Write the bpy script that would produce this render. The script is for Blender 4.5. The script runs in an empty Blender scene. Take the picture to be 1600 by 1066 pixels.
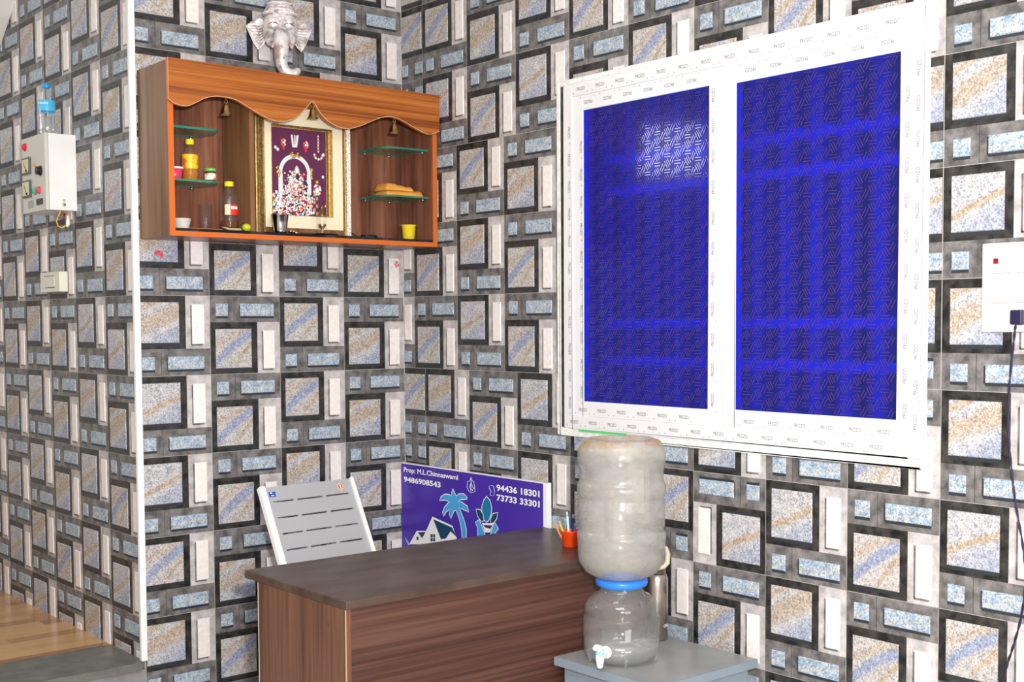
import bpy, bmesh, math, random
from mathutils import Vector, Matrix
random.seed(7)
C = bpy.context.scene.collection
SC = bpy.context.scene
PI = math.pi

# ------------------------------------------------------------------ camera
cd = bpy.data.cameras.new('camera'); cam = bpy.data.objects.new('camera', cd); C.objects.link(cam)
R_ = Vector((0.7631759, -0.64616993, -0.00519314)); D_ = Vector((-0.03709299, -0.03578353, -0.99867094)); F_ = Vector((0.6451253, 0.76235422, -0.0512775))
CAM = Vector((-3.0516, -4.3712, -0.1089))
U_ = -D_; B_ = -F_
cam.matrix_world = Matrix(((R_.x, U_.x, B_.x, CAM.x), (R_.y, U_.y, B_.y, CAM.y), (R_.z, U_.z, B_.z, CAM.z), (0, 0, 0, 1)))
cd.sensor_width = 36.0; cd.sensor_fit = 'HORIZONTAL'; cd.lens = 1939.5742 / 1600 * 36.0
cd.shift_x = -12.917 / 1600; cd.shift_y = 71.2646 / 1600
cd.clip_start = 0.05; cd.clip_end = 60
SC.camera = cam

# ------------------------------------------------------------------ world, lights, exposure
w = bpy.data.worlds.new('world'); SC.world = w; w.use_nodes = True
w.node_tree.nodes['Background'].inputs[0].default_value = (0.75, 0.85, 1.0, 1)
w.node_tree.nodes['Background'].inputs[1].default_value = 0.6
SC.view_settings.view_transform = 'Standard'; SC.view_settings.look = 'None'
SC.view_settings.gamma = 1.0; SC.view_settings.use_curve_mapping = False
SC.view_settings.exposure = 0.0
SC.cycles.transparent_max_bounces = 32

def area(name, loc, target, sx, sy, power, col=(1, 1, 1)):
    l = bpy.data.lights.new(name, 'AREA'); l.shape = 'RECTANGLE'; l.size = sx; l.size_y = sy; l.energy = power; l.color = col
    o = bpy.data.objects.new(name, l); C.objects.link(o); o.location = loc
    d = Vector(target) - Vector(loc); o.rotation_euler = d.to_track_quat('-Z', 'Y').to_euler()
    return o
area('camera_flash', (-2.92, -4.50, 0.12), (-0.75, -1.2, -0.1), 0.12, 0.08, 150, (1.0, 0.97, 0.95))
area('front_fill_light', (-2.2, -6.3, 0.2), (-0.6, 0, -0.2), 2.4, 2.0, 85, (1.0, 0.98, 0.96))  # added soft fill from behind the camera; the room has no doorway here
area('ceiling_fill_light', (-1.9, -2.9, 1.34), (-1.7, -2.6, -1.0), 1.2, 1.2, 36, (1.0, 0.98, 0.96))  # added overhead fill panel, not an actual light fitting
area('stair_tube_light', (-3.05, 1.62, 1.05), (-1.2, 0.3, 0.2), 0.95, 0.34, 11, (0.95, 0.98, 1.0))

# ------------------------------------------------------------------ tags
def tag(o, label=None, cat=None, group=None, kind=None):
    if label: o['label'] = label
    if cat: o['category'] = cat
    if group: o['group'] = group
    if kind: o['kind'] = kind
    return o
def thing(name, loc, label, cat, group=None):
    o = bpy.data.objects.new(name, None); C.objects.link(o); o.location = loc; o.empty_display_size = 0.05
    return tag(o, label, cat, group)
def root_of(o):
    p = Vector((0, 0, 0))
    while o is not None: p += Vector(o.location); o = o.parent
    return p

# ------------------------------------------------------------------ materials
class N:
    """tiny expression wrapper around node sockets"""
    def __init__(s, nt, sock): s.nt, s.s = nt, sock
    def _m(s, op, b=None, c=None, clamp=False):
        n = s.nt.nodes.new('ShaderNodeMath'); n.operation = op; n.use_clamp = clamp
        for i, v in enumerate((s, b, c)):
            if v is None: continue
            if isinstance(v, N): s.nt.links.new(v.s, n.inputs[i])
            else: n.inputs[i].default_value = v
        return N(s.nt, n.outputs[0])
    def __add__(s, b): return s._m('ADD', b)
    def __sub__(s, b): return s._m('SUBTRACT', b)
    def __mul__(s, b): return s._m('MULTIPLY', b)
    def abs(s): return s._m('ABSOLUTE')
    def pow(s, b): return s._m('POWER', b)
    def smooth(s, a, b):
        n = s.nt.nodes.new('ShaderNodeMapRange'); n.interpolation_type = 'SMOOTHSTEP'
        s.nt.links.new(s.s, n.inputs[0]); n.inputs[1].default_value = a; n.inputs[2].default_value = b
        n.inputs[3].default_value = 0; n.inputs[4].default_value = 1
        return N(s.nt, n.outputs[0])
    def band(s, w_, soft=0.05):                       # 1 inside |s|<w_
        n = s.abs(); m = n.smooth(w_, w_ + soft)
        return (m * -1.0) + 1.0

def mat(name, col=(.8, .8, .8), rough=0.5, metal=0.0, spec=None, trans=0.0, ior=1.45, emit=None, coat=0.0, sub=None):
    m = bpy.data.materials.new(name); m.use_nodes = True
    b = m.node_tree.nodes['Principled BSDF']
    b.inputs['Base Color'].default_value = (*col, 1); b.inputs['Roughness'].default_value = rough
    b.inputs['Metallic'].default_value = metal; b.inputs['IOR'].default_value = ior
    b.inputs['Transmission Weight'].default_value = trans; b.inputs['Coat Weight'].default_value = coat
    if spec is not None: b.inputs['Specular IOR Level'].default_value = spec
    m.diffuse_color = (*col, 1)
    return m
def nodes(m): return m.node_tree, m.node_tree.nodes['Principled BSDF']
def noise(nt, scale, detail=3, rough=0.5, coord='Object', mapping=None, seed=0):
    tc = nt.nodes.new('ShaderNodeTexCoord'); src = tc.outputs[coord]
    if mapping:
        mp = nt.nodes.new('ShaderNodeMapping'); mp.inputs['Scale'].default_value = mapping
        mp.inputs['Location'].default_value = (seed, seed * .7, seed * .3)
        nt.links.new(src, mp.inputs[0]); src = mp.outputs[0]
    n = nt.nodes.new('ShaderNodeTexNoise'); n.inputs['Scale'].default_value = scale; n.inputs['Detail'].default_value = detail
    n.inputs['Roughness'].default_value = rough
    nt.links.new(src, n.inputs['Vector'])
    return N(nt, n.outputs['Fac'])
def ramp(nt, fac, stops):
    r = nt.nodes.new('ShaderNodeValToRGB')
    while len(r.color_ramp.elements) < len(stops): r.color_ramp.elements.new(0.5)
    for e, (p, c) in zip(r.color_ramp.elements, stops): e.position = p; e.color = (*c, 1)
    nt.links.new(fac.s, r.inputs[0]); return r.outputs[0]
def mix(nt, fac, a, b, mode='MIX'):
    n = nt.nodes.new('ShaderNodeMix'); n.data_type = 'RGBA'; n.blend_type = mode
    if isinstance(fac, N): nt.links.new(fac.s, n.inputs[0])
    else: n.inputs[0].default_value = fac
    for v, k in ((a, 6), (b, 7)):
        if isinstance(v, tuple): n.inputs[k].default_value = (*v, 1)
        else: nt.links.new(v, n.inputs[k])
    return n.outputs[2]
def bump(nt, b, h, strength=0.3, dist=0.002):
    n = nt.nodes.new('ShaderNodeBump'); n.inputs['Strength'].default_value = strength; n.inputs['Distance'].default_value = dist
    nt.links.new(h.s, n.inputs['Height']); nt.links.new(n.outputs[0], b.inputs['Normal'])
def noisy(name, c1, c2, scale=20, rough=0.5, mapping=None, lo=0.35, hi=0.65, bs=0.0, detail=4, **k):
    m = mat(name, c1, rough, **k); nt, b = nodes(m)
    f = noise(nt, scale, detail, 0.6, mapping=mapping)
    nt.links.new(ramp(nt, f, [(lo, c1), (hi, c2)]), b.inputs['Base Color'])
    if bs: bump(nt, b, f, bs)
    return m
def wood(name, c1, c2, c3, axis, scale=1.0, rough=0.4, stretch=60, run=2.2, **k):
    """axis = the direction the grain runs (0,1,2)"""
    m = mat(name, c1, rough, **k); nt, b = nodes(m)
    mp = [stretch, stretch, stretch]; mp[axis] = run
    a = noise(nt, scale, 5, 0.65, mapping=tuple(mp))
    mp2 = [stretch * .22] * 3; mp2[axis] = run * .4
    c = noise(nt, scale, 3, 0.5, mapping=tuple(mp2), seed=3.1)
    f = (a * 0.6) + (c * 0.4)
    nt.links.new(ramp(nt, f, [(0.36, c1), (0.5, c2), (0.64, c3)]), b.inputs['Base Color'])
    return m

# tile stone faces ---------------------------------------------------
def stone(name, kind):
    m = mat(name, (.6, .6, .62), 0.55, spec=0.5); nt, b = nodes(m)
    tc = nt.nodes.new('ShaderNodeTexCoord'); sp = nt.nodes.new('ShaderNodeSeparateXYZ'); nt.links.new(tc.outputs['UV'], sp.inputs[0])
    u = N(nt, sp.outputs[0]); v = N(nt, sp.outputs[1])
    fine = noise(nt, 185, 2, 0.75)
    wob = (noise(nt, 9, 3) - 0.5) * 0.35 + (fine - 0.5) * 0.28
    base = ramp(nt, noise(nt, 30, 4, 0.6), [(0.35, (.42, .42, .46)), (0.65, (.56, .545, .54))])
    sand, blue, gold = (.51, .46, .41), (.23, .29, .47), (.44, .30, .15)
    if kind == 1:      # curved blue band with sandy ground and a brown streak
        g = u._m('ADD', 0.02).pow(0.75) * 0.80
        col = mix(nt, 0.55, base, sand)
        d = (v - g) - 0.08
        col = mix(nt, (d + wob * .4).band(0.085, 0.09) * 0.8, col, blue)
        g2 = ((u - 0.5)._m('MAXIMUM', 0.0) * 2.0).pow(0.8) * 0.62
        m2 = ((v - g2) + wob * .6).band(0.03, 0.07) * u.smooth(0.45, 0.6)
        col = mix(nt, m2 * 0.75, col, gold)
        d3 = (v - (u * 0.4)) - 0.62
        col = mix(nt, (d3 + wob).band(0.03, 0.08) * 0.45, col, gold)
    elif kind == 2:    # golden cloud on the left, blue lower right
        d = (v - (u * 0.45)) - 0.38
        col = mix(nt, ((d + wob * 1.2).band(0.11, 0.16)) * 0.62, base, gold)
        col = mix(nt, ((v - (u * 0.7)) + wob).smooth(-0.02, -0.35) * 0.55, col, blue)
        d3 = (v - (u * 0.5)) - 0.82
        col = mix(nt, (d3 + wob * .5).band(0.04, 0.07) * 0.7, col, gold)
    elif kind == 3:    # pale stone with one golden diagonal and blue corner
        d = (v - (u * 0.42)) - 0.25
        col = mix(nt, (d + wob * .5).band(0.03, 0.08) * 0.75, base, gold)
        col = mix(nt, ((v - (u * 0.62)) + wob).smooth(0.02, -0.2) * 0.45, col, blue)
    else:              # small blue stones
        d = (v - (u * 0.5)) - 0.15
        f = noise(nt, 40, 4, 0.6)
        col = ramp(nt, f, [(0.35, (.25, .36, .49)), (0.65, (.48, .56, .63))])
        col = mix(nt, (d + wob).band(0.03, 0.12) * 0.5, col, (.50, .45, .34))
    col = mix(nt, fine.smooth(0.50, 0.38) * 0.60, col, (.09, .095, .13))
    col = mix(nt, fine.smooth(0.53, 0.68) * 0.42, col, (.85, .85, .88))
    nt.links.new(col, b.inputs['Base Color'])
    bump(nt, b, fine, 0.8, 0.002)
    return m
M = {}
M['sq1'], M['sq2'], M['sq3'], M['bl'] = stone('stone_blue_arc', 1), stone('stone_gold_cloud', 2), stone('stone_gold_vein', 3), stone('stone_small_blue', 4)
M['dark'] = noisy('slate_dark', (.008, .008, .008), (.060, .056, .052), 26, 0.38, lo=.38, hi=.68, bs=.5, detail=6)
M['grey'] = noisy('slate_grey', (.075, .072, .072), (.24, .225, .22), 24, 0.42, lo=.36, hi=.66, bs=.6, detail=8)
M['frame'] = noisy('pale_frame_stone', (.33, .31, .31), (.62, .58, .575), 24, 0.45, lo=.33, hi=.66, bs=.2, detail=6)
M['white'] = noisy('white_slab_stone', (.78, .72, .70), (.86, .82, .80), 60, 0.5, bs=.1)
M['edge'] = mat('printed_drop_shadow', (.028, .032, .038), 0.4)  # drop shadow colour of the tile print
M['grout'] = mat('grout_line', (.42, .40, .39), 0.6)
M['slit'] = mat('slate_split_line', (.05, .05, .05), 0.6)
M['kumkum'] = noisy('red_powder', (.55, .05, .09), (.75, .30, .33), 60, .9)
M['paint'] = mat('white_wall_paint', (.80, .80, .78), 0.8)
M['pvc'] = noisy('white_window_plastic', (.74, .74, .76), (.77, .77, .78), 8, 0.3)
M['plaster'] = noisy('white_cement_bead', (.70, .69, .67), (.90, .89, .88), 45, 0.9, bs=.8)
M['ink'] = mat('grey_film_ink', (.16, .16, .18), 0.6)
M['inkfaint'] = mat('faint_film_ink', (.42, .42, .45), 0.6)
M['white_plastic'] = mat('white_plastic', (.85, .85, .84), 0.35)

# ------------------------------------------------------------------ mesh builder
class MB:
    def __init__(s): s.v, s.f, s.m, s.uv, s.mats, s.sm = [], [], [], [], [], []
    def mi(s, m):
        if m not in s.mats: s.mats.append(m)
        return s.mats.index(m)
    def face(s, pts, m, uv=None, smooth=False):
        i = len(s.v); s.v += [tuple(p) for p in pts]; s.f.append(tuple(range(i, i + len(pts)))); s.m.append(s.mi(m))
        s.uv.append(uv or [(0, 0)] * len(pts)); s.sm.append(smooth)
    def mesh(s, verts, faces, m, smooth=False):
        i = len(s.v); s.v += [tuple(p) for p in verts]
        for f in faces:
            s.f.append(tuple(i + k for k in f)); s.m.append(s.mi(m)); s.uv.append([(0, 0)] * len(f)); s.sm.append(smooth)
    def box(s, lo, hi, m, T=None):
        x0, y0, z0 = lo; x1, y1, z1 = hi
        x0, x1 = sorted((x0, x1)); y0, y1 = sorted((y0, y1)); z0, z1 = sorted((z0, z1))
        v = [(x0, y0, z0), (x1, y0, z0), (x1, y1, z0), (x0, y1, z0), (x0, y0, z1), (x1, y0, z1), (x1, y1, z1), (x0, y1, z1)]
        if T is not None: v = [T @ Vector(p) for p in v]
        s.mesh(v, [(0, 3, 2, 1), (4, 5, 6, 7), (0, 1, 5, 4), (1, 2, 6, 5), (2, 3, 7, 6), (3, 0, 4, 7)], m)
    def lathe(s, prof, m, c=(0, 0, 0), seg=40, T=None, smooth=True, cap0=True, cap1=True):
        """prof: list of (r, z)"""
        c = Vector(c); vs = []; fs = []
        for r, z in prof:
            for k in range(seg):
                a = 2 * PI * k / seg; p = Vector((r * math.cos(a), r * math.sin(a), z))
                if T is not None: p = T @ p
                vs.append(p + c)
        n = len(prof)
        for i in range(n - 1):
            for k in range(seg):
                k2 = (k + 1) % seg
                fs.append((i * seg + k, i * seg + k2, (i + 1) * seg + k2, (i + 1) * seg + k))
        if cap0 and prof[0][0] > 1e-6: fs.append(tuple(reversed(range(seg))))
        if cap1 and prof[-1][0] > 1e-6: fs.append(tuple((n - 1) * seg + k for k in range(seg)))
        s.mesh(vs, fs, m, smooth)
    def tube(s, pts, r, m, seg=10, smooth=True):
        pts = [Vector(p) for p in pts]; n = len(pts); rr = r if isinstance(r, (list, tuple)) else [r] * n
        vs = []; fs = []; up = Vector((0.13, 0.27, 0.95)).normalized(); prev = None
        for i, p in enumerate(pts):
            d = (pts[min(i + 1, n - 1)] - pts[max(i - 1, 0)]).normalized()
            a = d.cross(up if prev is None else prev)
            if a.length < 1e-4: a = d.cross(Vector((1, 0, 0)))
            a.normalize(); b = a.cross(d).normalized(); prev = b
            prev = -d.cross(a).normalized() if False else b
            for k in range(seg):
                t = 2 * PI * k / seg; vs.append(p + (a * math.cos(t) + b * math.sin(t)) * rr[i])
        for i in range(n - 1):
            for k in range(seg):
                k2 = (k + 1) % seg; fs.append((i * seg + k, i * seg + k2, (i + 1) * seg + k2, (i + 1) * seg + k))
        fs.append(tuple(reversed(range(seg)))); fs.append(tuple((n - 1) * seg + k for k in range(seg)))
        s.mesh(vs, fs, m, smooth)
    def prism(s, poly, o, U, V, Nn, h, m, h0=0.0, msides=None):
        """poly (a,b) in plane o+aU+bV, extruded h0..h along Nn"""
        o, U, V, Nn = map(Vector, (o, U, V, Nn)); n = len(poly)
        A = [o + U * a + V * b + Nn * h0 for a, b in poly]; B = [o + U * a + V * b + Nn * h for a, b in poly]
        s.mesh(A + B, [tuple(range(n, 2 * n))], m)
        s.mesh(A + B, [tuple(reversed(range(n)))] + [(i, (i + 1) % n, n + (i + 1) % n, n + i) for i in range(n)], msides or m)
    def sphere(s, c, r, m, seg=16, rings=10, T=None):
        r = r if isinstance(r, (list, tuple)) else (r, r, r)
        prof = [(math.sin(PI * i / rings), -math.cos(PI * i / rings)) for i in range(rings + 1)]
        prof[0] = (0.0005, -1); prof[-1] = (0.0005, 1)
        S = Matrix.Diagonal((r[0], r[1], r[2])).to_3x3()
        if T is not None: S = T @ S
        s.lathe(prof, m, c, seg, S)
    def build(s, name, parent=None, bevel=0.0, seg=2, merge=True):
        me = bpy.data.meshes.new(name)
        off = root_of(parent) if parent is not None else Vector((0, 0, 0))
        me.from_pydata([tuple(Vector(p) - off) for p in s.v], [], s.f)
        for m in s.mats: me.materials.append(m)
        uvl = me.uv_layers.new(name='UVMap')
        for p, mi_, uv, sm in zip(me.polygons, s.m, s.uv, s.sm):
            p.material_index = mi_; p.use_smooth = sm
            for li, c in zip(p.loop_indices, uv): uvl.data[li].uv = c
        if merge:
            bm = bmesh.new(); bm.from_mesh(me); bmesh.ops.remove_doubles(bm, verts=bm.verts, dist=1e-5)
            bm.to_mesh(me); bm.free()
        me.update()
        o = bpy.data.objects.new(name, me); C.objects.link(o)
        if parent is not None: o.parent = parent
        if bevel:
            bv = o.modifiers.new('bevel', 'BEVEL'); bv.width = bevel; bv.segments = seg; bv.limit_method = 'ANGLE'; bv.angle_limit = 0.6
            bv.harden_normals = False
        return o
def struct(o): o['kind'] = 'structure'; return o
def copy_tree(o, parent=None, loc=None, label=None):
    c = o.copy(); C.objects.link(c); c.parent = parent
    if loc is not None: c.location = loc
    if label: c['label'] = label
    for ch in list(o.children): copy_tree(ch, c)
    return c

# lettering -----------------------------------------------------------
_tc = {}
def text_geo(s, bold=0.0, shear=0.0):
    k = (s, bold, shear)
    if k in _tc: return _tc[k]
    cu = bpy.data.curves.new('lettering', 'FONT'); cu.body = s; cu.offset = bold; cu.shear = shear; cu.resolution_u = 3; cu.fill_mode = 'FRONT'
    ob = bpy.data.objects.new('lettering', cu); C.objects.link(ob)
    dg = bpy.context.evaluated_depsgraph_get(); me = bpy.data.meshes.new_from_object(ob.evaluated_get(dg))
    vs = [(v.co.x, v.co.y) for v in me.vertices]; fs = [tuple(p.vertices) for p in me.polygons]
    bpy.data.objects.remove(ob); bpy.data.curves.remove(cu); bpy.data.meshes.remove(me)
    x0 = min(v[0] for v in vs); x1 = max(v[0] for v in vs); y0 = min(v[1] for v in vs); y1 = max(v[1] for v in vs)
    _tc[k] = ([((a - x0) / (x1 - x0), (b - y0) / (y1 - y0)) for a, b in vs], fs)
    return _tc[k]
def letter(mb, s, o, U, V, w_, h_, m, bold=0.0):
    vs, fs = text_geo(s, bold); o, U, V = map(Vector, (o, U, V))
    mb.mesh([o + U * (a * w_) + V * (b * h_) for a, b in vs], fs, m)

# ------------------------------------------------------------------ tiled walls
TW, TH = 0.2984, 0.30
RX = (Vector((0, -1, 0)), Vector((0, 0, 1)), Vector((-1, 0, 0)))      # planes facing -X
RB = (Vector((1, 0, 0)), Vector((0, 0, 1)), Vector((0, -1, 0)))       # planes facing -Y
def tiled(name, origin, axes, cells, ulim, zlim, hole=None, marks=(), thick=0.16):
    U, V, Nn = axes; o = Vector(origin); mb = MB()
    def pt(u, z, h): return o + U * u + V * z + Nn * h
    def clip(u0, u1, z0, z1, lim=None):
        a, b = ulim if lim is None else (max(ulim[0], lim[0]), min(ulim[1], lim[1]))
        u0, u1 = max(u0, a), min(u1, b); z0, z1 = max(z0, zlim[0]), min(z1, zlim[1])
        if u1 - u0 < 1e-4 or z1 - z0 < 1e-4: return []
        if hole is None: return [(u0, u1, z0, z1)]
        a, b, c, d = hole
        if u1 <= a or u0 >= b or z1 <= c or z0 >= d: return [(u0, u1, z0, z1)]
        out = []
        if z1 > d: out.append((u0, u1, max(z0, d), z1))
        if z0 < c: out.append((u0, u1, z0, min(z1, c)))
        zz0, zz1 = max(z0, c), min(z1, d)
        if u0 < a: out.append((u0, a, zz0, zz1))
        if u1 > b: out.append((b, u1, zz0, zz1))
        return [q for q in out if q[1] - q[0] > 1e-4 and q[3] - q[2] > 1e-4]
    def flat(r, h, m, lim):
        for (u0, u1, z0, z1) in clip(*r, lim):
            mb.face([pt(u0, z0, h), pt(u1, z0, h), pt(u1, z1, h), pt(u0, z1, h)], m)
    def raised(r, m, lim, h=0.003, ins=0.0022):
        U0, U1, Z0, Z1 = r
        for (u0, u1, z0, z1) in clip(*r, lim):
            b = [(u0, z0), (u1, z0), (u1, z1), (u0, z1)]
            i = min(ins, (u1 - u0) / 3, (z1 - z0) / 3)
            t = [(u0 + i, z0 + i), (u1 - i, z0 + i), (u1 - i, z1 - i), (u0 + i, z1 - i)]
            uvf = lambda q: ((q[0] - U0) / (U1 - U0), (q[1] - Z0) / (Z1 - Z0))
            mb.face([pt(*q, h) for q in t], m, [uvf(q) for q in t])
            for k in range(4):
                k2 = (k + 1) % 4
                mb.face([pt(*b[k], 0), pt(*b[k2], 0), pt(*t[k2], h), pt(*t[k], h)], m, [uvf(b[k]), uvf(b[k2]), uvf(t[k2]), uvf(t[k])])
    for (u, z, typ, sq, lim) in cells:            # u left edge, z top edge
        rot = typ.endswith('r'); A = typ[0] == 'A'
        def R(a0, a1, b0, b1):                    # a across, b downwards, module units
            if rot: a0, a1, b0, b1 = 1 - a1, 1 - a0, 1 - b1, 1 - b0
            return (u + TW * a0, u + TW * a1, z - TH * b1, z - TH * b0)
        s0, b0 = (0.0, 0.665) if A else (0.335, 0.0)
        flat(R(0, .67, s0, s0 + .665), 0, M['dark'], lim); flat(R(.67, 1, s0, s0 + .665), 0, M['frame'], lim)
        flat(R(0, 1, b0, b0 + .335), 0, M['grey'], lim)
        flat(R(.337, .343, b0, b0 + .335), 0.0005, M['slit'], lim)
        raised(R(.075, .585, s0 + .085, s0 + .59), M['sq%d' % sq], lim)
        raised(R(.755, .925, s0 + .105, s0 + .61), M['white'], lim)
        raised(R(.085, .255, b0 + .095, b0 + .258), M['bl'], lim)
        raised(R(.425, .915, b0 + .095, b0 + .258), M['bl'], lim)
        sh = -0.02 if rot else 0.02               # drop shadows drawn into the tile print as dark strips
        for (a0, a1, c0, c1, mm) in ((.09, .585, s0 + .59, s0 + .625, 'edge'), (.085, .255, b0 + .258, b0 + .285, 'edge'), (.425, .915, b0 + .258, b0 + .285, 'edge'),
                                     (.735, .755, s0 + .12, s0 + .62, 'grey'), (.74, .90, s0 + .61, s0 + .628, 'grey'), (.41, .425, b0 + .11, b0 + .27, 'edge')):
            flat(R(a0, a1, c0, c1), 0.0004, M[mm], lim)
    # grout lines
    return mb, pt, flat
def finish_wall(mb, name, back):
    # back: list of boxes forming the wall's thickness
    for lo, hi in back: mb.box(lo, hi, M['paint'])
    return struct(mb.build(name, merge=False))
def pick(c, j): return random.choice((1, 1, 2, 3, 2))

# back wall (a short wing that ends at an outer corner on the left)
cells = []; lines = []
ovr = {(1, -3): 2, (1, 0): 1, (1, 1): 1, (1, 2): 1, (1, 3): 2, (1, 4): 1, (0, -1): 2, (0, 0): 2, (0, 1): 3, (0, 2): 3, (0, 3): 1, (0, 4): 2, (2, -1): 2, (2, 0): 1, (2, 1): 1, (2, 2): 2,
       (3, -1): 1, (3, 0): 2, (3, 1): 2, (3, 2): 1, (2, -3): 3, (3, -3): 1, (0, -4): 1, (1, -1): 1, (2, -4): 2}
for j in range(-5, 6):
    for c in range(0, 4):
        cells.append((-1.1961 + TW * c, -TH * j, 'AB'[c % 2], ovr.get((c, j), pick(c, j)), None))
mb, pt, flat = tiled('wall_back', (0, 0, 0), RB, cells, (-1.177, 0.0), (-1.61, 1.40))
for j in range(-4, 6): flat((-1.2, 0, -TH * j - .0008, -TH * j + .0008), .0007, M['grout'], None)
for c in (1, 2, 3): flat((-1.1961 + TW * c - .0008, -1.1961 + TW * c + .0008, -1.61, 1.4), .0007, M['grout'], None)
def blot(mb, pt, u, z, r, h):
    for k in range(9):
        a = random.uniform(0, 2 * PI); d = r * random.uniform(.2, .75); rr = r * random.uniform(.25, .45)
        mb.face([pt(u + d * math.cos(a) + rr * math.cos(t * PI / 4) * random.uniform(.7, 1.1), z + d * math.sin(a) + rr * math.sin(t * PI / 4) * random.uniform(.7, 1.1), h + k * 2e-5) for t in range(8)], M['kumkum'])
blot(mb, pt, -1.094, 0.152, 0.021, .0042); blot(mb, pt, -0.035, 0.140, 0.017, .0042)
wall_back = finish_wall(mb, 'wall_back', [((-1.176, 0.0005, -1.61), (0.16, 0.16, 1.40))])

# right wall with the window opening
cells = []
YR = 0.151
WH = (1.0, 2.48, -0.50, 0.75)                       # window opening: -y0, -y1, z0, z1
over = {(8, 1): 2, (8, 2): 3, (8, 3): 2, (8, 4): 2, (8, 5): 3, (8, 6): 1, (7, 4): 1, (7, 5): 1, (7, 6): 1, (6, 5): 3, (6, 6): 2, (6, 4): 2, (5, 6): 1, (4, 4): 1, (0, 0): 3, (0, -1): 1,
        (1, -1): 2, (2, 0): 3, (1, 0): 1, (1, 4): 1, (2, 4): 3, (0, 4): 2, (0, 5): 1, (2, 5): 3, (3, 0): 1, (4, 0): 1, (3, -1): 1}
overs = {(1, 1): 1, (2, 1): 2, (1, 2): 2, (2, 2): 1, (0, 2): 1, (1, 3): 3, (2, 3): 1, (0, 3): 1}
for j in range(-2, 9):
    zt = .9033 - TH * j
    shifted = j in (1, 2, 3)
    for c in range(-1, 20):
        if shifted and c < 4:
            u = YR - .073 + TW * c
            cells.append((u, zt, 'BA'[c % 2], overs.get((c, j), pick(c, j)), (0.0, 1.6)))
        elif shifted:
            if c >= 8: cells.append((YR + TW * c, zt, 'AB'[c % 2], over.get((c, j), pick(c, j)), (YR + TW * 8, 99)))
        elif c == -1:
            lim = (0.0, YR); A = j in (-1, 4, 6)
            cells.append((-.03, zt, 'A' if A else 'B', 1, lim))
        elif j == 5 and c in (4, 5):
            cells.append((YR + TW * c, zt, 'Br' if c == 4 else 'Ar', 1 if c == 4 else 3, None))
        else:
            cells.append((YR + TW * c, zt, 'AB'[c % 2], over.get((c, j), pick(c, j)), None))
ue = YR + TW * 8                                     # cut tiles between window and the next full tile
for j, t, s_ in ((1, 'A', 2), (2, 'A', 3), (3, 'Br', 2)):
    cells.append((ue - TW * (.60 if t == 'A' else 1.0), .9033 - TH * j, t, s_, (1.6, ue)))
mb, pt, flat = tiled('wall_right', (0, 0, 0), RX, cells, (0.0, 6.4), (-1.61, 1.40), WH)
for j in range(-1, 9): flat((0, 6.4, .9033 - TH * j - .0008, .9033 - TH * j + .0008), .0007, M['grout'], None)
for c in range(0, 20):
    u = YR + TW * c
    for z0, z1 in ((.6033, 1.4), (-1.61, -.2967)): flat((u - .0008, u + .0008, z0, z1), .0007, M['grout'], None)
    if c >= 8: flat((u - .0012, u + .0012, -.2967, .6033), .0034, M['grout'], None)
    elif c < 4: flat((u - .073 - .0008, u - .073 + .0008, -.2967, .6033), .0007, M['grout'], None)
y0, y1, z0, z1 = -WH[0], -WH[1], WH[2], WH[3]
finish_wall(mb, 'wall_right', [((0.0005, y0, -1.61), (.16, 0.16, 1.4)), ((0.0005, -6.4, -1.61), (.16, y1, 1.4)), ((0.0005, y1, z1), (.16, y0, 1.4)), ((0.0005, y1, -1.61), (.16, y0, z0))])

# wall beyond the outer corner, running away to the left
cells = []
for j in range(-5, 5):
    for i in range(0, 12):
        k = -(i + 1)
        cells.append((TW * k - .0138, -TH * j, 'B' if i % 2 == 0 else 'A', random.choice((1, 2, 3, 2)), None))
mb, pt, flat = tiled('wall_left', (-1.177, 0, 0), RX, cells, (-3.4, 0.0), (-1.36, 1.40))
for j in range(-4, 5): flat((-3.4, 0, -TH * j - .0008, -TH * j + .0008), .0007, M['grout'], None)
for i in range(1, 12, 2): flat((-.0138 - TW * i - .0008, -.0138 - TW * i + .0008, -1.36, 1.4), .0007, M['grout'], None)
finish_wall(mb, 'wall_left', [((-1.1765, 0.001, -1.61), (-1.02, 3.4, 1.4))])
# white corner profile
mb = MB(); mb.box((-1.197, -.008, -1.353), (-1.1735, .012, 1.4), M['white_plastic']); struct(mb.build('trim_1', bevel=.003))

# floor, step, ceiling, remaining room shell
m = mat('cream_floor_tile', (.6, .56, .5), .25); M['floor'] = m
mb = MB(); mb.box((-5.5, -6.4, -1.66), (.16, 0.0, -1.61), m); struct(mb.build('floor'))
m = mat('wood_plank_tile', (.5, .3, .15), 0.22); nt, b = nodes(m)
tc = nt.nodes.new('ShaderNodeTexCoord'); mp = nt.nodes.new('ShaderNodeMapping'); nt.links.new(tc.outputs['Object'], mp.inputs[0])
br = nt.nodes.new('ShaderNodeTexBrick'); nt.links.new(mp.outputs[0], br.inputs['Vector'])
br.inputs['Scale'].default_value = 1.0; br.inputs['Brick Width'].default_value = .42; br.inputs['Row Height'].default_value = .075; br.inputs['Mortar Size'].default_value = 0.0
br.inputs['Color1'].default_value = (.26, .10, .035, 1); br.inputs['Color2'].default_value = (.66, .40, .18, 1); br.inputs['Bias'].default_value = .1
g = noise(nt, 1, 5, .6, mapping=(3, 60, 60))
nt.links.new(mix(nt, g * 0.35, br.outputs[0], (.25, .11, .045)), b.inputs['Base Color'])
mb = MB(); mb.box((-5.5, .322, -1.61), (-1.177, 3.4, -1.3565), m)
raised_floor = struct(mb.build('floor'))
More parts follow.
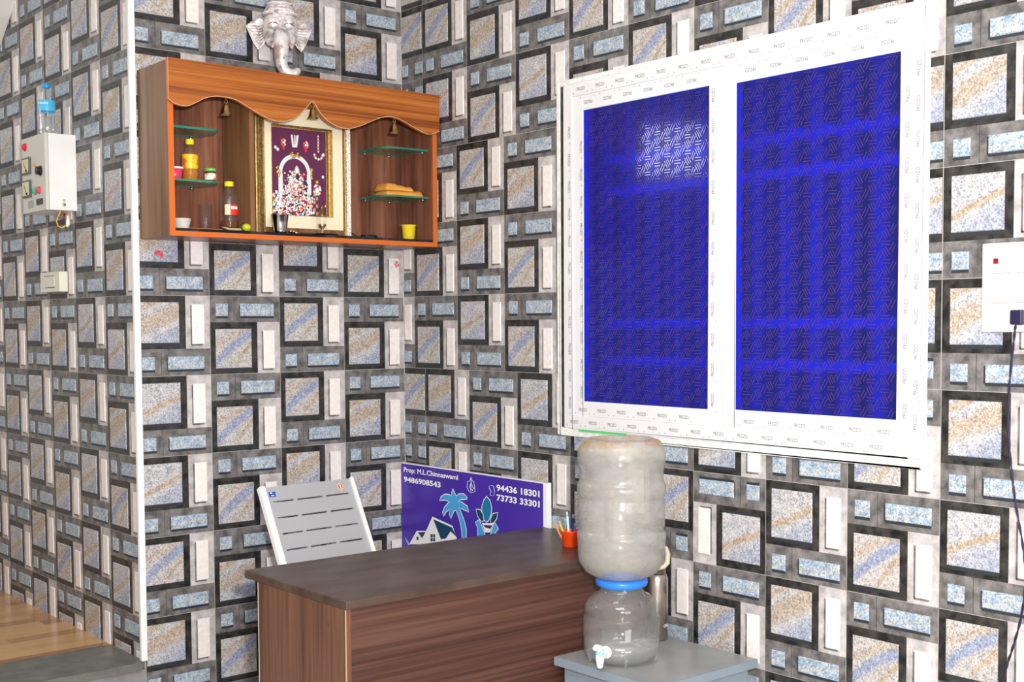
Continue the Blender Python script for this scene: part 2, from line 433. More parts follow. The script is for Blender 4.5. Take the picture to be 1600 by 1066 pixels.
M['slab'] = noisy('grey_granite_slab', (.11, .11, .10), (.18, .178, .165), 14, .38)
mb = MB(); mb.box((-5.5, -.012, -1.385), (-1.1975, .3215, -1.355), M['slab']); mb.box((-1.1975, .013, -1.385), (-1.1775, .3215, -1.355), M['slab'])
mb.box((-5.5, .004, -1.61), (-1.1775, .30, -1.386), noisy('grey_riser', (.20, .195, .20), (.30, .29, .30), 9, .4)); struct(mb.build('trim_2', bevel=.002))
mb = MB(); mb.box((-5.5, -6.4, 1.402), (.16, 3.4, 1.45), M['paint']); struct(mb.build('ceiling'))
mb = MB(); mb.box((-5.6, -6.4, -1.61), (-5.501, 3.4, 1.4), M['paint']); struct(mb.build('wall_far_left'))
mb = MB(); mb.box((-5.6, 3.401, -1.61), (-1.0, 3.5, 1.4), M['paint']); struct(mb.build('wall_far'))
mb = MB(); mb.box((-5.6, -6.5, -1.61), (.16, -6.401, 1.4), M['paint']); struct(mb.build('wall_front'))
# underside of the stair flight over the far end
mb = MB()
mb.prism([(-1.18, 1.402 - .0), (-.60, 1.402), (-1.414, 1.173 - .0), (-3.3, -.05), (-3.3, .5)][0:0] or [(-1.10, 1.3995), (-1.415, 1.173), (-3.35, -.22), (-3.35, .05), (-1.75, 1.3995)], (-1.178, 0, 0), (0, -1, 0), (0, 0, 1), (-1, 0, 0), .85, M['paint'])
struct(mb.build('trim_3'))

# ------------------------------------------------------------------ window
def glass_mix(name, tint, gloss=.12, rough=.04, diff=None, dcol=(1, 1, 1)):
    m = bpy.data.materials.new(name); m.use_nodes = True; nt = m.node_tree; nt.nodes.clear()
    out = nt.nodes.new('ShaderNodeOutputMaterial'); tr = nt.nodes.new('ShaderNodeBsdfTransparent'); tr.inputs[0].default_value = (*tint, 1)
    gl = nt.nodes.new('ShaderNodeBsdfGlossy'); gl.inputs['Roughness'].default_value = rough
    lw = nt.nodes.new('ShaderNodeLayerWeight'); lw.inputs[0].default_value = .35
    f = N(nt, lw.outputs['Facing']).pow(3.0) * (1 - gloss * .5) * .7 + gloss * .5
    mx = nt.nodes.new('ShaderNodeMixShader'); nt.links.new(f.s, mx.inputs[0]); nt.links.new(tr.outputs[0], mx.inputs[1]); nt.links.new(gl.outputs[0], mx.inputs[2])
    last = mx.outputs[0]
    if diff:
        d = nt.nodes.new('ShaderNodeBsdfDiffuse'); d.inputs[0].default_value = (*dcol, 1)
        m2 = nt.nodes.new('ShaderNodeMixShader'); nt.links.new(last, m2.inputs[1]); nt.links.new(d.outputs[0], m2.inputs[2])
        if isinstance(diff, (int, float)): m2.inputs[0].default_value = diff
        else: nt.links.new(diff(nt).s, m2.inputs[0])
        last = m2.outputs[0]
    nt.links.new(last, out.inputs[0]); m.diffuse_color = (*tint, .5)
    return m
# blue textured pane: tinted, partly blurred by the rolled surface
mp_ = bpy.data.materials.new('blue_patterned_glass'); mp_.use_nodes = True; nt = mp_.node_tree; nt.nodes.clear()
out = nt.nodes.new('ShaderNodeOutputMaterial')
tr = nt.nodes.new('ShaderNodeBsdfTransparent'); tr.inputs[0].default_value = (.36, .40, 1.0, 1)
rf = nt.nodes.new('ShaderNodeBsdfRefraction'); rf.inputs['Color'].default_value = (.26, .30, 1.0, 1); rf.inputs['Roughness'].default_value = .30; rf.inputs['IOR'].default_value = 1.12
gl = nt.nodes.new('ShaderNodeBsdfGlossy'); gl.inputs['Roughness'].default_value = .12
df = nt.nodes.new('ShaderNodeBsdfDiffuse'); df.inputs[0].default_value = (.11, .13, .70, 1)
a1 = nt.nodes.new('ShaderNodeMixShader'); a1.inputs[0].default_value = .5; nt.links.new(tr.outputs[0], a1.inputs[1]); nt.links.new(rf.outputs[0], a1.inputs[2])
a2 = nt.nodes.new('ShaderNodeMixShader'); a2.inputs[0].default_value = .085; nt.links.new(a1.outputs[0], a2.inputs[1]); nt.links.new(df.outputs[0], a2.inputs[2])
a3 = nt.nodes.new('ShaderNodeMixShader'); a3.inputs[0].default_value = .012; nt.links.new(a2.outputs[0], a3.inputs[1]); nt.links.new(gl.outputs[0], a3.inputs[2])
nt.links.new(a3.outputs[0], out.inputs[0])
M['pane'] = mp_
M['ridge'] = glass_mix('blue_glass_ridge', (.26, .18, .72), .18, .06, .24, (.16, .09, .36))

win = struct(bpy.data.objects.new('window_1', None)); C.objects.link(win); win.location = (0, -1.75, -.5)
def barset(mb, y0, y1, z0, z1, wd, x0, x1, m, wds=None):
    """rectangular frame of four bars between -y0..-y1 (y0<y1 as wall coordinate), opening widths wd"""
    l, r, b, t = wds or (wd, wd, wd, wd)
    mb.box((x0, -y0, z0), (x1, -(y0 + l), z1), m); mb.box((x0, -(y1 - r), z0), (x1, -y1, z1), m)
    mb.box((x0, -(y0 + l), z0), (x1, -(y1 - r), z0 + b), m); mb.box((x0, -(y0 + l), z1 - t), (x1, -(y1 - r), z1), m)
mb = MB(); barset(mb, .985, 2.497, -.517, .760, 0, -.0085, -.0005, M['plaster'], (.017, .015, .026, .018)); mb.build('plaster_bead', win, bevel=.003)
mb = MB(); barset(mb, 1.026, 2.478, -.490, .742, 0, -.0125, .09, M['pvc'], (.046, .034, .046, .046)); mb.build('outer_frame', win, bevel=.0025)
mb = MB(); barset(mb, 1.0705, 1.770, -.446, .698, 0, -.0065, .03, M['pvc'], (.051, .059, .055, .055)); mb.build('sash_frame', win, bevel=.0025)
mb = MB(); barset(mb, 1.7705, 2.4435, -.446, .698, 0, -.0100, .025, M['pvc'], (.053, .036, .060, .064)); mb.build('sash_frame', win, bevel=.0025)
mb = MB(); mb.box((-.0150, -1.781, -.44), (-.0102, -1.795, .69), M['pvc']); mb.build('interlock_strip', win, bevel=.001)
def pane(y0, y1, z0, z1, x):
    mb = MB(); mb.box((x, -y0, z0), (x + .0006, -y1, z1), M['pane'])
    va, hb = .0520, .0450
    def stroke(cy, cz, ang, L=.027, wd=.0030):
        for k in ((-1, 0, 1) if ang < 0 else (-.6, .6)):
            off = k * .0078; dy, dz = math.cos(ang), math.sin(ang); ny, nz = -dz, dy
            P = []
            for a, b in ((-L / 2, -wd / 2), (L / 2, -wd / 2), (L / 2, wd / 2), (-L / 2, wd / 2)):
                P.append((cy + a * dy + (off + b) * ny, cz + a * dz + (off + b) * nz))
            if min(p[0] for p in P) < y0 or max(p[0] for p in P) > y1 or min(p[1] for p in P) < z0 or max(p[1] for p in P) > z1: continue
            mb.prism(P, (x - .0003, 0, 0), (0, -1, 0), (0, 0, 1), (-1, 0, 0), .0012, M['ridge'])
    i = 0; yy = y0
    while yy < y1 + .05:
        zz = z0 - .05 + (va / 2 if i % 2 else 0)
        while zz < z1 + .05:
            stroke(yy, zz, math.radians(-60)); stroke(yy + hb / 2, zz + va / 4, math.radians(60)); stroke(yy, zz + va / 2, 0)
            stroke(yy + hb / 2, zz - va / 4, math.radians(60)) if False else None
            zz += va
        yy += hb; i += 1
    return mb.build('glass_pane', win, merge=False)
pane(1.1215, 1.711, -.391, .643, .000); pane(1.8235, 2.4075, -.386, .634, -.005)
mb = MB(); mb.box((-.003, -1.0035, -.489), (.05, -1.0255, .741), M['dark']); mb.build('gap_strip', win)
mb = MB(); mb.box((-.0140, -1.104, -.500), (-.0012, -1.345, -.4935), mat('green_tape', (.08, .62, .17), .5)); mb.build('green_tape', win)
# protective-film lettering
mb = MB()
Uy, Vz = Vector((0, -1, 0)), Vector((0, 0, 1))
def film(y0, y1, z, x, flip=False, pitch=.097, ph=0.0):
    k = 0; y = y0 + ph
    while y < y1 - .05:
        o = Vector((x, -y, z)); U, V = (Uy, Vz) if not flip else (-Uy, -Vz)
        o2 = o if not flip else Vector((x, -y - .042, z + .012))
        letter(mb, 'PROZO', o2, U, V, .042, .012, M['ink'], .01)
        zz = z - .010 if not flip else z + .022
        for q in range(12): mb.box((x, -(y - .005 + q * .005), zz), (x - .0002, -(y - .0035 + q * .005), zz + .0012), M['inkfaint'])
        mb.box((x, -(y - .020), zz), (x - .0002, -(y - .015), zz + .006), M['inkfaint'])
        mb.box((x, -(y + .052), zz), (x - .0002, -(y + .056), zz + .005), M['inkfaint'])
        y += pitch
def filmv(z0, z1, y, x, pitch=.097, down=False):
    z = z0
    while z < z1 - .05:
        if not down: letter(mb, 'PROZO', Vector((x, -y, z)), Vz, -Uy, .042, .012, M['ink'], .01)
        else: letter(mb, 'PROZO', Vector((x, -y, z + .042)), -Vz, Uy, .042, .012, M['ink'], .01)
        for q in range(12): mb.box((x, -(y + .008), z + q * .005), (x - .0002, -(y + .0092), z + q * .005 + .0015), M['inkfaint'])
        mb.box((x, -(y + .006), z - .020), (x - .0002, -(y + .011), z - .015), M['inkfaint'])
        z += pitch
film(1.10, 2.44, .713, -.0128); film(1.13, 1.74, .664, -.0068, True); film(1.86, 2.42, .660, -.0103, True)
film(1.06, 2.44, -.473, -.0128); film(1.10, 1.70, -.428, -.0068); film(1.86, 2.40, -.428, -.0103)
filmv(-.42, .68, 1.052, -.0128, down=True); filmv(-.38, .64, 1.108, -.0068, down=True)
filmv(-.38, .66, 1.735, -.0068); filmv(-.41, .67, 2.472, -.0128); filmv(-.38, .60, 2.437, -.0103)
mb.build('printed_film', win, merge=False)
# what stands outside the window: a painted steel grille and the neighbouring wall
M['grille'] = mat('white_painted_steel', (.9, .9, .92), .5)
gr = thing('window_grille', (.20, -1.75, -.5), 'pale steel security grille seen blurred through the blue window glass', 'grille')
mb = MB()
for k in range(13): y = -1.05 - k * .116; mb.box((.19, y - .018, -.495), (.205, y + .018, .745), M['grille'])
mb.build('vertical_bar', gr, bevel=.002)
mb = MB()
for z in (.486, .372, -.114, -.25): mb.box((.206, -2.47, z - .017), (.216, -1.01, z + .017), M['grille'])
mb.build('cross_bar', gr, bevel=.002)
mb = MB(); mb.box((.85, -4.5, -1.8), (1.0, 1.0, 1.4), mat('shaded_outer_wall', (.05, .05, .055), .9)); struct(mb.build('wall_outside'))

# ------------------------------------------------------------------ desk
M['desk'] = wood('dark_walnut_laminate', (.026, .009, .006), (.070, .027, .018), (.120, .055, .038), 0, 1.0, .45, 85, .9)
M['deskv'] = wood('dark_walnut_laminate_vertical', (.070, .026, .014), (.135, .058, .034), (.185, .090, .056), 2, 1.0, .45, 75)
M['desktop'] = noisy('worn_dark_table_top', (.050, .027, .019), (.100, .066, .052), 5, .36, mapping=(1, 2.5, 1), lo=.35, hi=.7)
M['chip'] = mat('worn_edge', (.45, .30, .22), .6)
desk = thing('office_desk', (-.64, -1.22, -1.61), 'dark walnut laminate office desk standing across the corner under the wall shrine', 'desk')
mb = MB(); mb.box((-1.254, -1.508, -.890), (-.036, -.925, -.865), M['desktop']); mb.build('table_top', desk, bevel=.003)
mb = MB(); mb.box((-1.252, -1.500, -1.609), (-1.234, -1.010, -.8905), M['deskv']); o = mb.build('side_panel', desk)
mb = MB(); mb.box((-1.2525, -1.0095, -1.609), (-1.2335, -1.0065, -.8905), mat('pale_edge_band', (.75, .62, .50), .5)); mb.build('edge_band', o)
mb = MB(); mb.box((-1.2528, -1.5008, -1.609), (-1.2500, -1.4990, -.8905), M['chip']); mb.build('worn_corner', o)
mb = MB(); mb.lathe([(.0045, 0), (.0045, .001)], mat('screw_cap', (.10, .07, .05), .4), (-1.2525, -1.415, -.944), 12, Matrix.Rotation(-PI / 2, 3, 'Y')); mb.build('screw_cap', o)
mb = MB(); mb.box((-1.2335, -1.500, -1.609), (-.055, -1.483, -.8905), M['desk']); mb.build('front_panel', desk)
mb = MB(); mb.box((-.0545, -1.500, -1.609), (-.038, -1.010, -.8905), M['deskv']); mb.build('side_panel', desk)
# pen cup on the desk
cup = thing('pen_cup', (-.235, -1.30, -.865), 'small orange red pen cup holding pens at the right end of the desk', 'pen cup')
mb = MB(); mb.lathe([(.024, 0.0005), (.0265, .002), (.031, .050), (.0335, .052), (.0335, .056), (.0295, .055), (.024, .006), (.0005, .006)], mat('orange_red_plastic', (.85, .07, .01), .3), (-.235, -1.30, -.865), 32); mb.build('cup', cup)
pens = [('yellow pencil', (.85, .50, .03), -.252, -1.306, -.020, .02, .082, .0035), ('orange pencil', (.8, .25, .05), -.250, -1.290, -.025, .03, .078, .0035),
        ('pale blue pen', (.45, .75, .85), -.238, -1.300, -.008, .004, .112, .0045), ('violet pen', (.14, .04, .35), -.225, -1.312, -.004, -.006, .072, .004),
        ('dark blue capped pen', (.01, .015, .08), -.218, -1.294, .010, .006, .098, .006)]
for lab, col, x, y, dx, dy, h, r in pens:
    nm = 'pencil' if 'pencil' in lab else 'pen'
    t = thing(nm, (x, y, -.857), lab + ' standing in the orange red cup on the desk', nm, 'pens and pencils in the cup')
    P = Vector((x, y, -.858)); Q = P + Vector((dx, dy, h))
    mb = MB(); mb.tube([P, P.lerp(Q, .86)], r, mat(lab.replace(' ', '_'), col, .35), 8); mb.build('barrel', t)
    mb = MB(); mb.tube([P.lerp(Q, .861), Q], [r * .95, r * (.3 if nm == 'pencil' else .8)], mat(lab.replace(' ', '_') + '_end', tuple(c * .6 + .2 for c in col), .4), 8); mb.build('tip' if nm == 'pencil' else 'cap', t)

# ------------------------------------------------------------------ sign board
board = thing('sign_board', (-.03, -.48, -1.61), 'violet blue printed sign board with palm tree and phone numbers leaning in the corner', 'sign')
M['sign'] = noisy('violet_sign_vinyl', (.060, .022, .36), (.072, .030, .42), 3, .25)
M['sw'] = mat('sign_white', (.9, .9, .9), .35); M['sb'] = mat('sign_sky_blue', (.07, .38, .75), .3); M['sd'] = mat('sign_dark_teal', (.005, .06, .13), .3)
mb = MB(); mb.box((-.0305, -.012, -1.608), (-.008, -.950, -.702), M['sw']); mb.build('board', board, bevel=.001)
mb = MB(); mb.box((-.0318, -.014, -1.606), (-.0312, -.930, -.705), M['sign']); mb.build('printed_face', board)
X0 = -.0321
mb = MB(); Sm = M['sw']
letter(mb, 'Prop: M.L.Chinnaswami', (X0, -.032, -.746), Uy, Vz, .380, .027, Sm, .022)
letter(mb, '9486908543', (X0, -.032, -.783), Uy, Vz, .262, .024, Sm, .03)
letter(mb, '94436 18301', (X0, -.657, -.759), Uy, Vz, .254, .026, Sm, .03)
letter(mb, '73733 33301', (X0, -.657, -.797), Uy, Vz, .254, .025, Sm, .03)
mb.build('lettering', board, merge=False)
PALM = [(-0.3772,-0.7791),(-0.3910,-0.7981),(-0.3988,-0.8082),(-0.4189,-0.7964),(-0.4485,-0.7934),(-0.4693,-0.8041),(-0.4679,-0.8103),(-0.4318,-0.8153),(-0.4106,-0.8257),(-0.4382,-0.8296),(-0.4708,-0.8401),(-0.4803,-0.8611),(-0.4511,-0.8552),(-0.4195,-0.8506),(-0.4311,-0.8728),(-0.4505,-0.9029),(-0.4632,-0.9336),(-0.4626,-0.9780),(-0.4377,-0.9813),(-0.4336,-0.9373),(-0.4241,-0.9060),(-0.4079,-0.8755),(-0.3981,-0.8624),(-0.3834,-0.8660),(-0.3745,-0.8793),(-0.3628,-0.9003),(-0.3522,-0.8859),(-0.3579,-0.8628),(-0.3307,-0.8761),(-0.3133,-0.8966),(-0.3067,-0.8829),(-0.3207,-0.8608),(-0.3447,-0.8417),(-0.3583,-0.8341),(-0.3245,-0.8295),(-0.2867,-0.8364),(-0.2973,-0.8200),(-0.3248,-0.8069),(-0.3519,-0.8062),(-0.3687,-0.8106),(-0.3709,-0.7940)]
LEAF1 = [(-0.5947,-0.7879),(-0.6145,-0.8007),(-0.6249,-0.8232),(-0.6233,-0.8508),(-0.6075,-0.8782),(-0.5936,-0.8878),(-0.5761,-0.8800),(-0.5656,-0.8574),(-0.5672,-0.8295),(-0.5788,-0.8045)]
LEAF2 = [(-0.5289,-0.8457),(-0.5544,-0.8448),(-0.5719,-0.8607),(-0.5767,-0.8838),(-0.5634,-0.8894),(-0.5401,-0.8723)]
LEAF3 = [(-0.6635,-0.8443),(-0.6572,-0.8665),(-0.6354,-0.8867),(-0.6199,-0.8885),(-0.6232,-0.8685),(-0.6357,-0.8513)]
POTL = [(-0.5475,-0.8853),(-0.5251,-0.8980),(-0.5395,-0.9181),(-0.5372,-0.9563),(-0.5880,-0.9497),(-0.5787,-0.9291)]
POTR = [(-0.6447,-0.8836),(-0.6672,-0.9043),(-0.6505,-0.9201),(-0.6286,-0.9445),(-0.6130,-0.9465),(-0.6257,-0.9212)]
POTC = [(-0.5665,-0.8950),(-0.6385,-0.8883),(-0.6164,-0.9264),(-0.5850,-0.9303)]
BAND = [(-0.5740,-0.9020),(-0.6322,-0.8969),(-0.6196,-0.9122),(-0.5852,-0.9105)]
HWHITE = [(-0.2371,-0.9117),(-0.1575,-1.0266),(-0.1571,-1.0477),(-0.4029,-1.0062),(-0.3967,-0.9745),(-0.3704,-0.9329)]
HROOF = [(-0.2419,-0.9186),(-0.3704,-0.9370),(-0.4033,-0.9736),(-0.3601,-0.9546),(-0.3291,-0.9873),(-0.2948,-0.9959)]
HW = [[(-0.2220,-0.9837),(-0.2381,-0.9816),(-0.2379,-0.9950),(-0.2218,-0.9971)],[(-0.2409,-0.9813),(-0.2549,-0.9803),(-0.2547,-0.9928),(-0.2407,-0.9947)],[(-0.2217,-0.9996),(-0.2379,-0.9975),(-0.2377,-1.0117),(-0.2215,-1.0139)],[(-0.2407,-0.9972),(-0.2547,-0.9953),(-0.2545,-1.0095),(-0.2405,-1.0114)],[(-0.1217,-1.0079),(-0.1362,-1.0061),(-0.1360,-1.0188),(-0.1215,-1.0207)]]
H2W = [(-0.1222,-0.9824),(-0.0664,-1.0472),(-0.1573,-1.0350),(-0.1901,-0.9928),(-0.1904,-0.9738)]
H2R = [(-0.1293,-0.9870),(-0.1867,-0.9785),(-0.1613,-1.0092),(-0.1365,-0.9912)]
TAIL = [(-0.0373,-1.0188),(-0.0723,-1.0464),(-0.0590,-1.0482)]
G1 = [(-0.4982,-0.7212),(-0.4883,-0.7361),(-0.4753,-0.7393),(-0.4718,-0.7637),(-0.4846,-0.7785),(-0.5007,-0.7829),(-0.5233,-0.7746),(-0.5203,-0.7550),(-0.5141,-0.7357),(-0.5058,-0.7344)]
G2 = [(-0.4979,-0.7412),(-0.4945,-0.7615),(-0.5008,-0.7709),(-0.5170,-0.7633),(-0.5074,-0.7602)]
PH = [(-0.6088,-0.7483),(-0.6276,-0.7398),(-0.6399,-0.7433),(-0.6459,-0.7622),(-0.6395,-0.7805),(-0.6178,-0.7808),(-0.6242,-0.7644)]
def grow(poly, d):
    n = len(poly); out = []
    area_ = sum(poly[i][0] * poly[(i + 1) % n][1] - poly[(i + 1) % n][0] * poly[i][1] for i in range(n))
    sgn = 1 if area_ > 0 else -1
    for i in range(n):
        a = Vector(poly[i - 1]); b = Vector(poly[i]); c = Vector(poly[(i + 1) % n])
        e1 = (b - a).normalized(); e2 = (c - b).normalized()
        n1 = Vector((e1.y, -e1.x)) * sgn; n2 = Vector((e2.y, -e2.x)) * sgn; nn = n1 + n2
        if nn.length < .3: nn = n1
        nn.normalize(); out.append(tuple(b + nn * d))
    return out
def decal(mb, poly, x, m, th=.00008):
    # tessellated flat shape on the sign face (poly in y,z)
    from mathutils.geometry import tessellate_polygon
    tri = tessellate_polygon([[Vector((0, p[0], p[1])) for p in poly]])
    mb.mesh([(x, p[0], p[1]) for p in poly], [tuple(t) for t in tri], m)
mb = MB()
def outlined(poly, x, m, d=.0035): decal(mb, grow(poly, d), x, M['sw']); decal(mb, poly, x - .0002, m)
outlined(PALM, X0, M['sb']); outlined(LEAF1, X0, mat('sign_mid_teal', (.01, .20, .38), .3)); outlined(LEAF2, X0 - .0003, M['sd']); outlined(LEAF3, X0 - .0003, M['sd'])
outlined(POTL, X0 - .0005, M['sb']); outlined(POTR, X0 - .0005, M['sb']); decal(mb, POTC, X0 - .0010, M['sw']); decal(mb, BAND, X0 - .0012, mat('sign_violet_dark', (.05, .03, .14), .3))
decal(mb, H2W, X0 - .0002, M['sw']); decal(mb, H2R, X0 - .0004, M['sd']); outlined(HWHITE, X0 - .0005, M['sw']); decal(mb, HROOF, X0 - .0009, M['sd'])
for q in HW: decal(mb, q, X0 - .0010, M['sd'])
outlined(TAIL, X0 - .0001, M['sb'], .002)
for g_ in (G1, G2, PH):
    L = [(X0 - .0004, a, b) for a, b in g_]; mb.tube(L + [L[0]], .0009, M['sw'], 5)
mb.tube([(X0 - .0004, -.4979, -.728), (X0 - .0004, -.497, -.745), (X0 - .0004, -.488, -.76), (X0 - .0004, -.4979, -.776), (X0 - .0004, -.510, -.772)], .0009, M['sw'], 5)
mb.build('printed_emblems', board, merge=False)

# ------------------------------------------------------------------ metal chair behind the desk
chair = thing('metal_chair', (-.66, -.60, -1.61), 'grey metal chair with slotted backrest and white side frames behind the desk', 'chair')
M['cgrey'] = mat('grey_powder_coat', (.40, .40, .42), .4); M['cwhite'] = mat('white_powder_coat', (.86, .86, .86), .35)
BT = Vector((-.660, -.300, -.709)); LN = Vector((0, -.150, -.262)).normalized(); ACR = Vector((.9985, .0547, 0.0)); NO = ACR.cross(LN).normalized()
if NO.y > 0: NO = -NO
TB = Matrix(((ACR.x, NO.x, -LN.x, BT.x), (ACR.y, NO.y, -LN.y, BT.y), (ACR.z, NO.z, -LN.z, BT.z), (0, 0, 0, 1)))
mb = MB(); hw = .190; zz = 0.0; sl = [-.060, -.123, -.186, -.249, -.312, -.375]
edges = [0.0] + sl + [-.44]
for i in range(len(edges) - 1):
    mb.box((-hw, -.004, edges[i + 1] + .0032), (hw, .004, edges[i] - (.0032 if i else 0)), M['cgrey'], TB)
for s_ in sl:
    for a, b_ in ((-hw, -.168), (-.080, -.065), (.048, .063), (.168, hw)): mb.box((a, -.004, s_ - .0033), (b_, .004, s_ + .0033), M['cgrey'], TB)
bk = mb.build('backrest', chair)
mb = MB(); mb.box((-.178, .0041, -.040), (-.150, .0048, -.020), mat('blue_sticker', (.02, .09, .45), .3), TB)
mb.box((-.173, .0049, -.026), (-.164, .0052, -.022), M['sw'], TB); mb.box((-.170, .0049, -.036), (-.158, .0052, -.033), M['sw'], TB)
o = mb.build('sticker', bk); o['label'] = 'blue rectangular sticker'
def crest(s): return [(0, -.0155 * s), (.010 * s, -.008 * s), (.012 * s, .004 * s), (.010 * s, .011 * s), (0, .014 * s), (-.010 * s, .011 * s), (-.012 * s, .004 * s), (-.010 * s, -.008 * s)]
mb = MB(); oc = TB @ Vector((.138, .0041, -.030))
mb.prism(crest(1.05), oc, ACR, -LN, NO, .0006, mat('yellow_sticker', (.85, .65, .35), .3)); mb.prism(crest(.8), oc, ACR, -LN, NO, .0010, mat('red_sticker', (.75, .03, .02), .3), .0006)
mb.box((.1355, .0052, -.038), (.1405, .0056, -.022), M['sw'], TB); mb.box((.1335, .0052, -.0255), (.1425, .0056, -.0225), M['sw'], TB)
o = mb.build('sticker', bk); o['label'] = 'red and yellow crest sticker'
for s_ in (-1, 1):
    wd = .024 if s_ < 0 else .014
    x0 = -hw - wd if s_ < 0 else hw
    mb = MB(); mb.box((x0, -.012, -.53), (x0 + wd, .016, .003), M['cwhite'], TB); mb.build('side_frame', chair, bevel=.004)
    xs = -.660 + s_ * .212
    mb = MB(); mb.tube([(xs, -.47, -.985), (xs + s_ * .015, -.52, -.972), (xs + s_ * .022, -.62, -.972), (xs + s_ * .022, -.80, -.978), (xs + s_ * .015, -.845, -1.00), (xs, -.86, -1.16)], .011, M['cwhite'], 10); mb.build('armrest', chair)
mb = MB(); mb.box((-.85, -.90, -1.175), (-.47, -.555, -1.167), M['cgrey'])
for k in range(5): mb.box((-.84, -.62 - k * .06, -1.1668), (-.48, -.61 - k * .06, -1.164), M['cgrey'])
mb.build('seat', chair, bevel=.002)
for sx in (-1, 1):
    for y, y2 in ((-.56, -.50), (-.86, -.89)):
        mb = MB(); mb.tube([(-.66 + sx * .200, y, -1.165), (-.66 + sx * .205, y2, -1.609)], .012, M['cwhite'], 10); mb.build('leg', chair)
for y in (-.55, -.88): mb = MB(); mb.tube([(-.86, y, -1.182), (-.46, y, -1.182)], .010, M['cwhite'], 8); mb.build('seat_rail', chair)

# ------------------------------------------------------------------ grey stand with the water dispenser
M['standc'] = noisy('blue_grey_paint', (.215, .27, .325), (.25, .30, .35), 6, .45)
M['standt'] = noisy('dusty_grey_top', (.235, .25, .26), (.33, .325, .31), 5, .32, lo=.4, hi=.7)
stand = thing('side_stand', (-.275, -1.73, -1.61), 'blue grey painted square stand under the water dispenser beside the window wall', 'stand')
mb = MB(); mb.box((-.500, -1.950, -1.178), (-.046, -1.512, -1.1515), M['standc']); mb.box((-.496, -1.946, -1.1514), (-.050, -1.516, -1.150), M['standt']); mb.build('top', stand, bevel=.003)
mb = MB(); mb.box((-.478, -1.932, -1.609), (-.070, -1.535, -1.1785), M['standc']); mb.build('body', stand, bevel=.003)
mb = MB(); mb.box((-.4795, -1.90, -1.58), (-.4782, -1.57, -1.20), M['standc']); mb.build('door', stand, bevel=.001)
# dispenser base
JC = Vector((-.366, -1.676, -1.150))
M['clear'] = glass_mix('clear_plastic', (.985, .99, .99), .09, .04, .012, (.9, .9, .9))
M['pot'] = glass_mix('clear_dispenser_plastic', (.985, .99, .99), .16, .03, .065, (.88, .88, .87))
M['water'] = glass_mix('water_surface', (.95, .97, .98), .30, .03, .08, (.8, .84, .86))
disp = thing('water_dispenser', JC, 'clear plastic dispenser base half filled with water on the grey stand', 'water dispenser')
mb = MB()
mb.lathe([(.088, .0008), (.098, .006), (.112, .020), (.1175, .036), (.118, .050), (.118, .135), (.1125, .140), (.1115, .147), (.1135, .152), (.1135, .170), (.108, .184), (.085, .204), (.068, .214), (.064, .222), (.0645, .238)], M['pot'], JC, 64, cap1=False)
for a in (0.3, 1.55, 2.8, 4.05, 5.3): mb.tube([JC + Vector((.104 * math.cos(a), .104 * math.sin(a), .004)), JC + Vector((.114 * math.cos(a), .114 * math.sin(a), .030))], [.006, .003], M['pot'], 8)
mb.build('jar', disp)
mb = MB(); mb.lathe([(.085, .004), (.108, .020), (.1145, .040), (.1150, .064)], M['water'], JC, 64, cap1=True); mb.build('water', disp)
mb = MB(); mb.tube([JC + Vector((.113 * math.cos(t * PI / 24), .113 * math.sin(t * PI / 24), .0645)) for t in range(49)], .0012, M['clear'], 6); mb.build('waterline', disp)
mb = MB(); mb.lathe([(.066, .228), (.078, .234), (.0805, .241), (.0800, .252), (.072, .256), (.0655, .257)], mat('blue_ring_plastic', (.03, .22, .78), .3), JC, 56, cap0=False, cap1=False); mb.lathe([(.0655, .228), (.0655, .257)], M['clear'], JC, 40, cap0=False, cap1=False); mb.build('collar', disp)
td = Vector((-.927, -.367, 0)).normalized(); A0 = JC + Vector((0, 0, .050)) + td * .116; sd = Vector((-td.y, td.x, 0))
tap = MB(); W_ = mat('tap_white_plastic', (.88, .88, .88), .3)
tap.tube([A0, A0 + td * .006], .019, W_, 20); tap.tube([A0 + td * .006, A0 + td * .040], .010, W_, 14)
B0 = A0 + td * .045
tap.lathe([(.006, -.038), (.009, -.034), (.013, -.012), (.0135, .012), (.011, .018)], W_, B0, 20)
to = tap.build('tap', disp)
mb = MB(); mb.lathe([(.0138, .004), (.0142, .005), (.0142, .012), (.0138, .013)], mat('pale_blue_ring', (.25, .65, .85), .3), B0, 20); mb.build('ring', to)
mb = MB(); mb.tube([B0 + Vector((0, 0, .016)), B0 + Vector((0, 0, .024)) + td * .010, B0 + Vector((0, 0, .031)) + td * .026, B0 + Vector((0, 0, .030)) + td * .040], [.012, .012, .009, .006], W_, 12); mb.build('lever', to)
# inverted 20 litre can
def dirt(nt):
    a = noise(nt, 14, 5, .65, mapping=(1, 1, 1.6)).smooth(.30, .75)
    tc = nt.nodes.new('ShaderNodeTexCoord'); sp = nt.nodes.new('ShaderNodeSeparateXYZ'); nt.links.new(tc.outputs['Object'], sp.inputs[0])
    z = N(nt, sp.outputs[2])
    top = z.smooth(.36, .42) * .25
    return (a * .12) + top + .37
M['milky'] = glass_mix('scuffed_plastic_can', (.90, .90, .88), .14, .14, dirt, (.70, .68, .64))
nt = M['milky'].node_tree; dn = [n for n in nt.nodes if n.type == 'BSDF_DIFFUSE'][0]
tc = nt.nodes.new('ShaderNodeTexCoord'); sp = nt.nodes.new('ShaderNodeSeparateXYZ'); nt.links.new(tc.outputs['Object'], sp.inputs[0])
mud = (N(nt, sp.outputs[2]).smooth(.37, .415) * noise(nt, 16, 5, .7).smooth(.40, .66))
nt.links.new(mix(nt, mud, (.47, .46, .435), (.44, .30, .18)), dn.inputs[0])
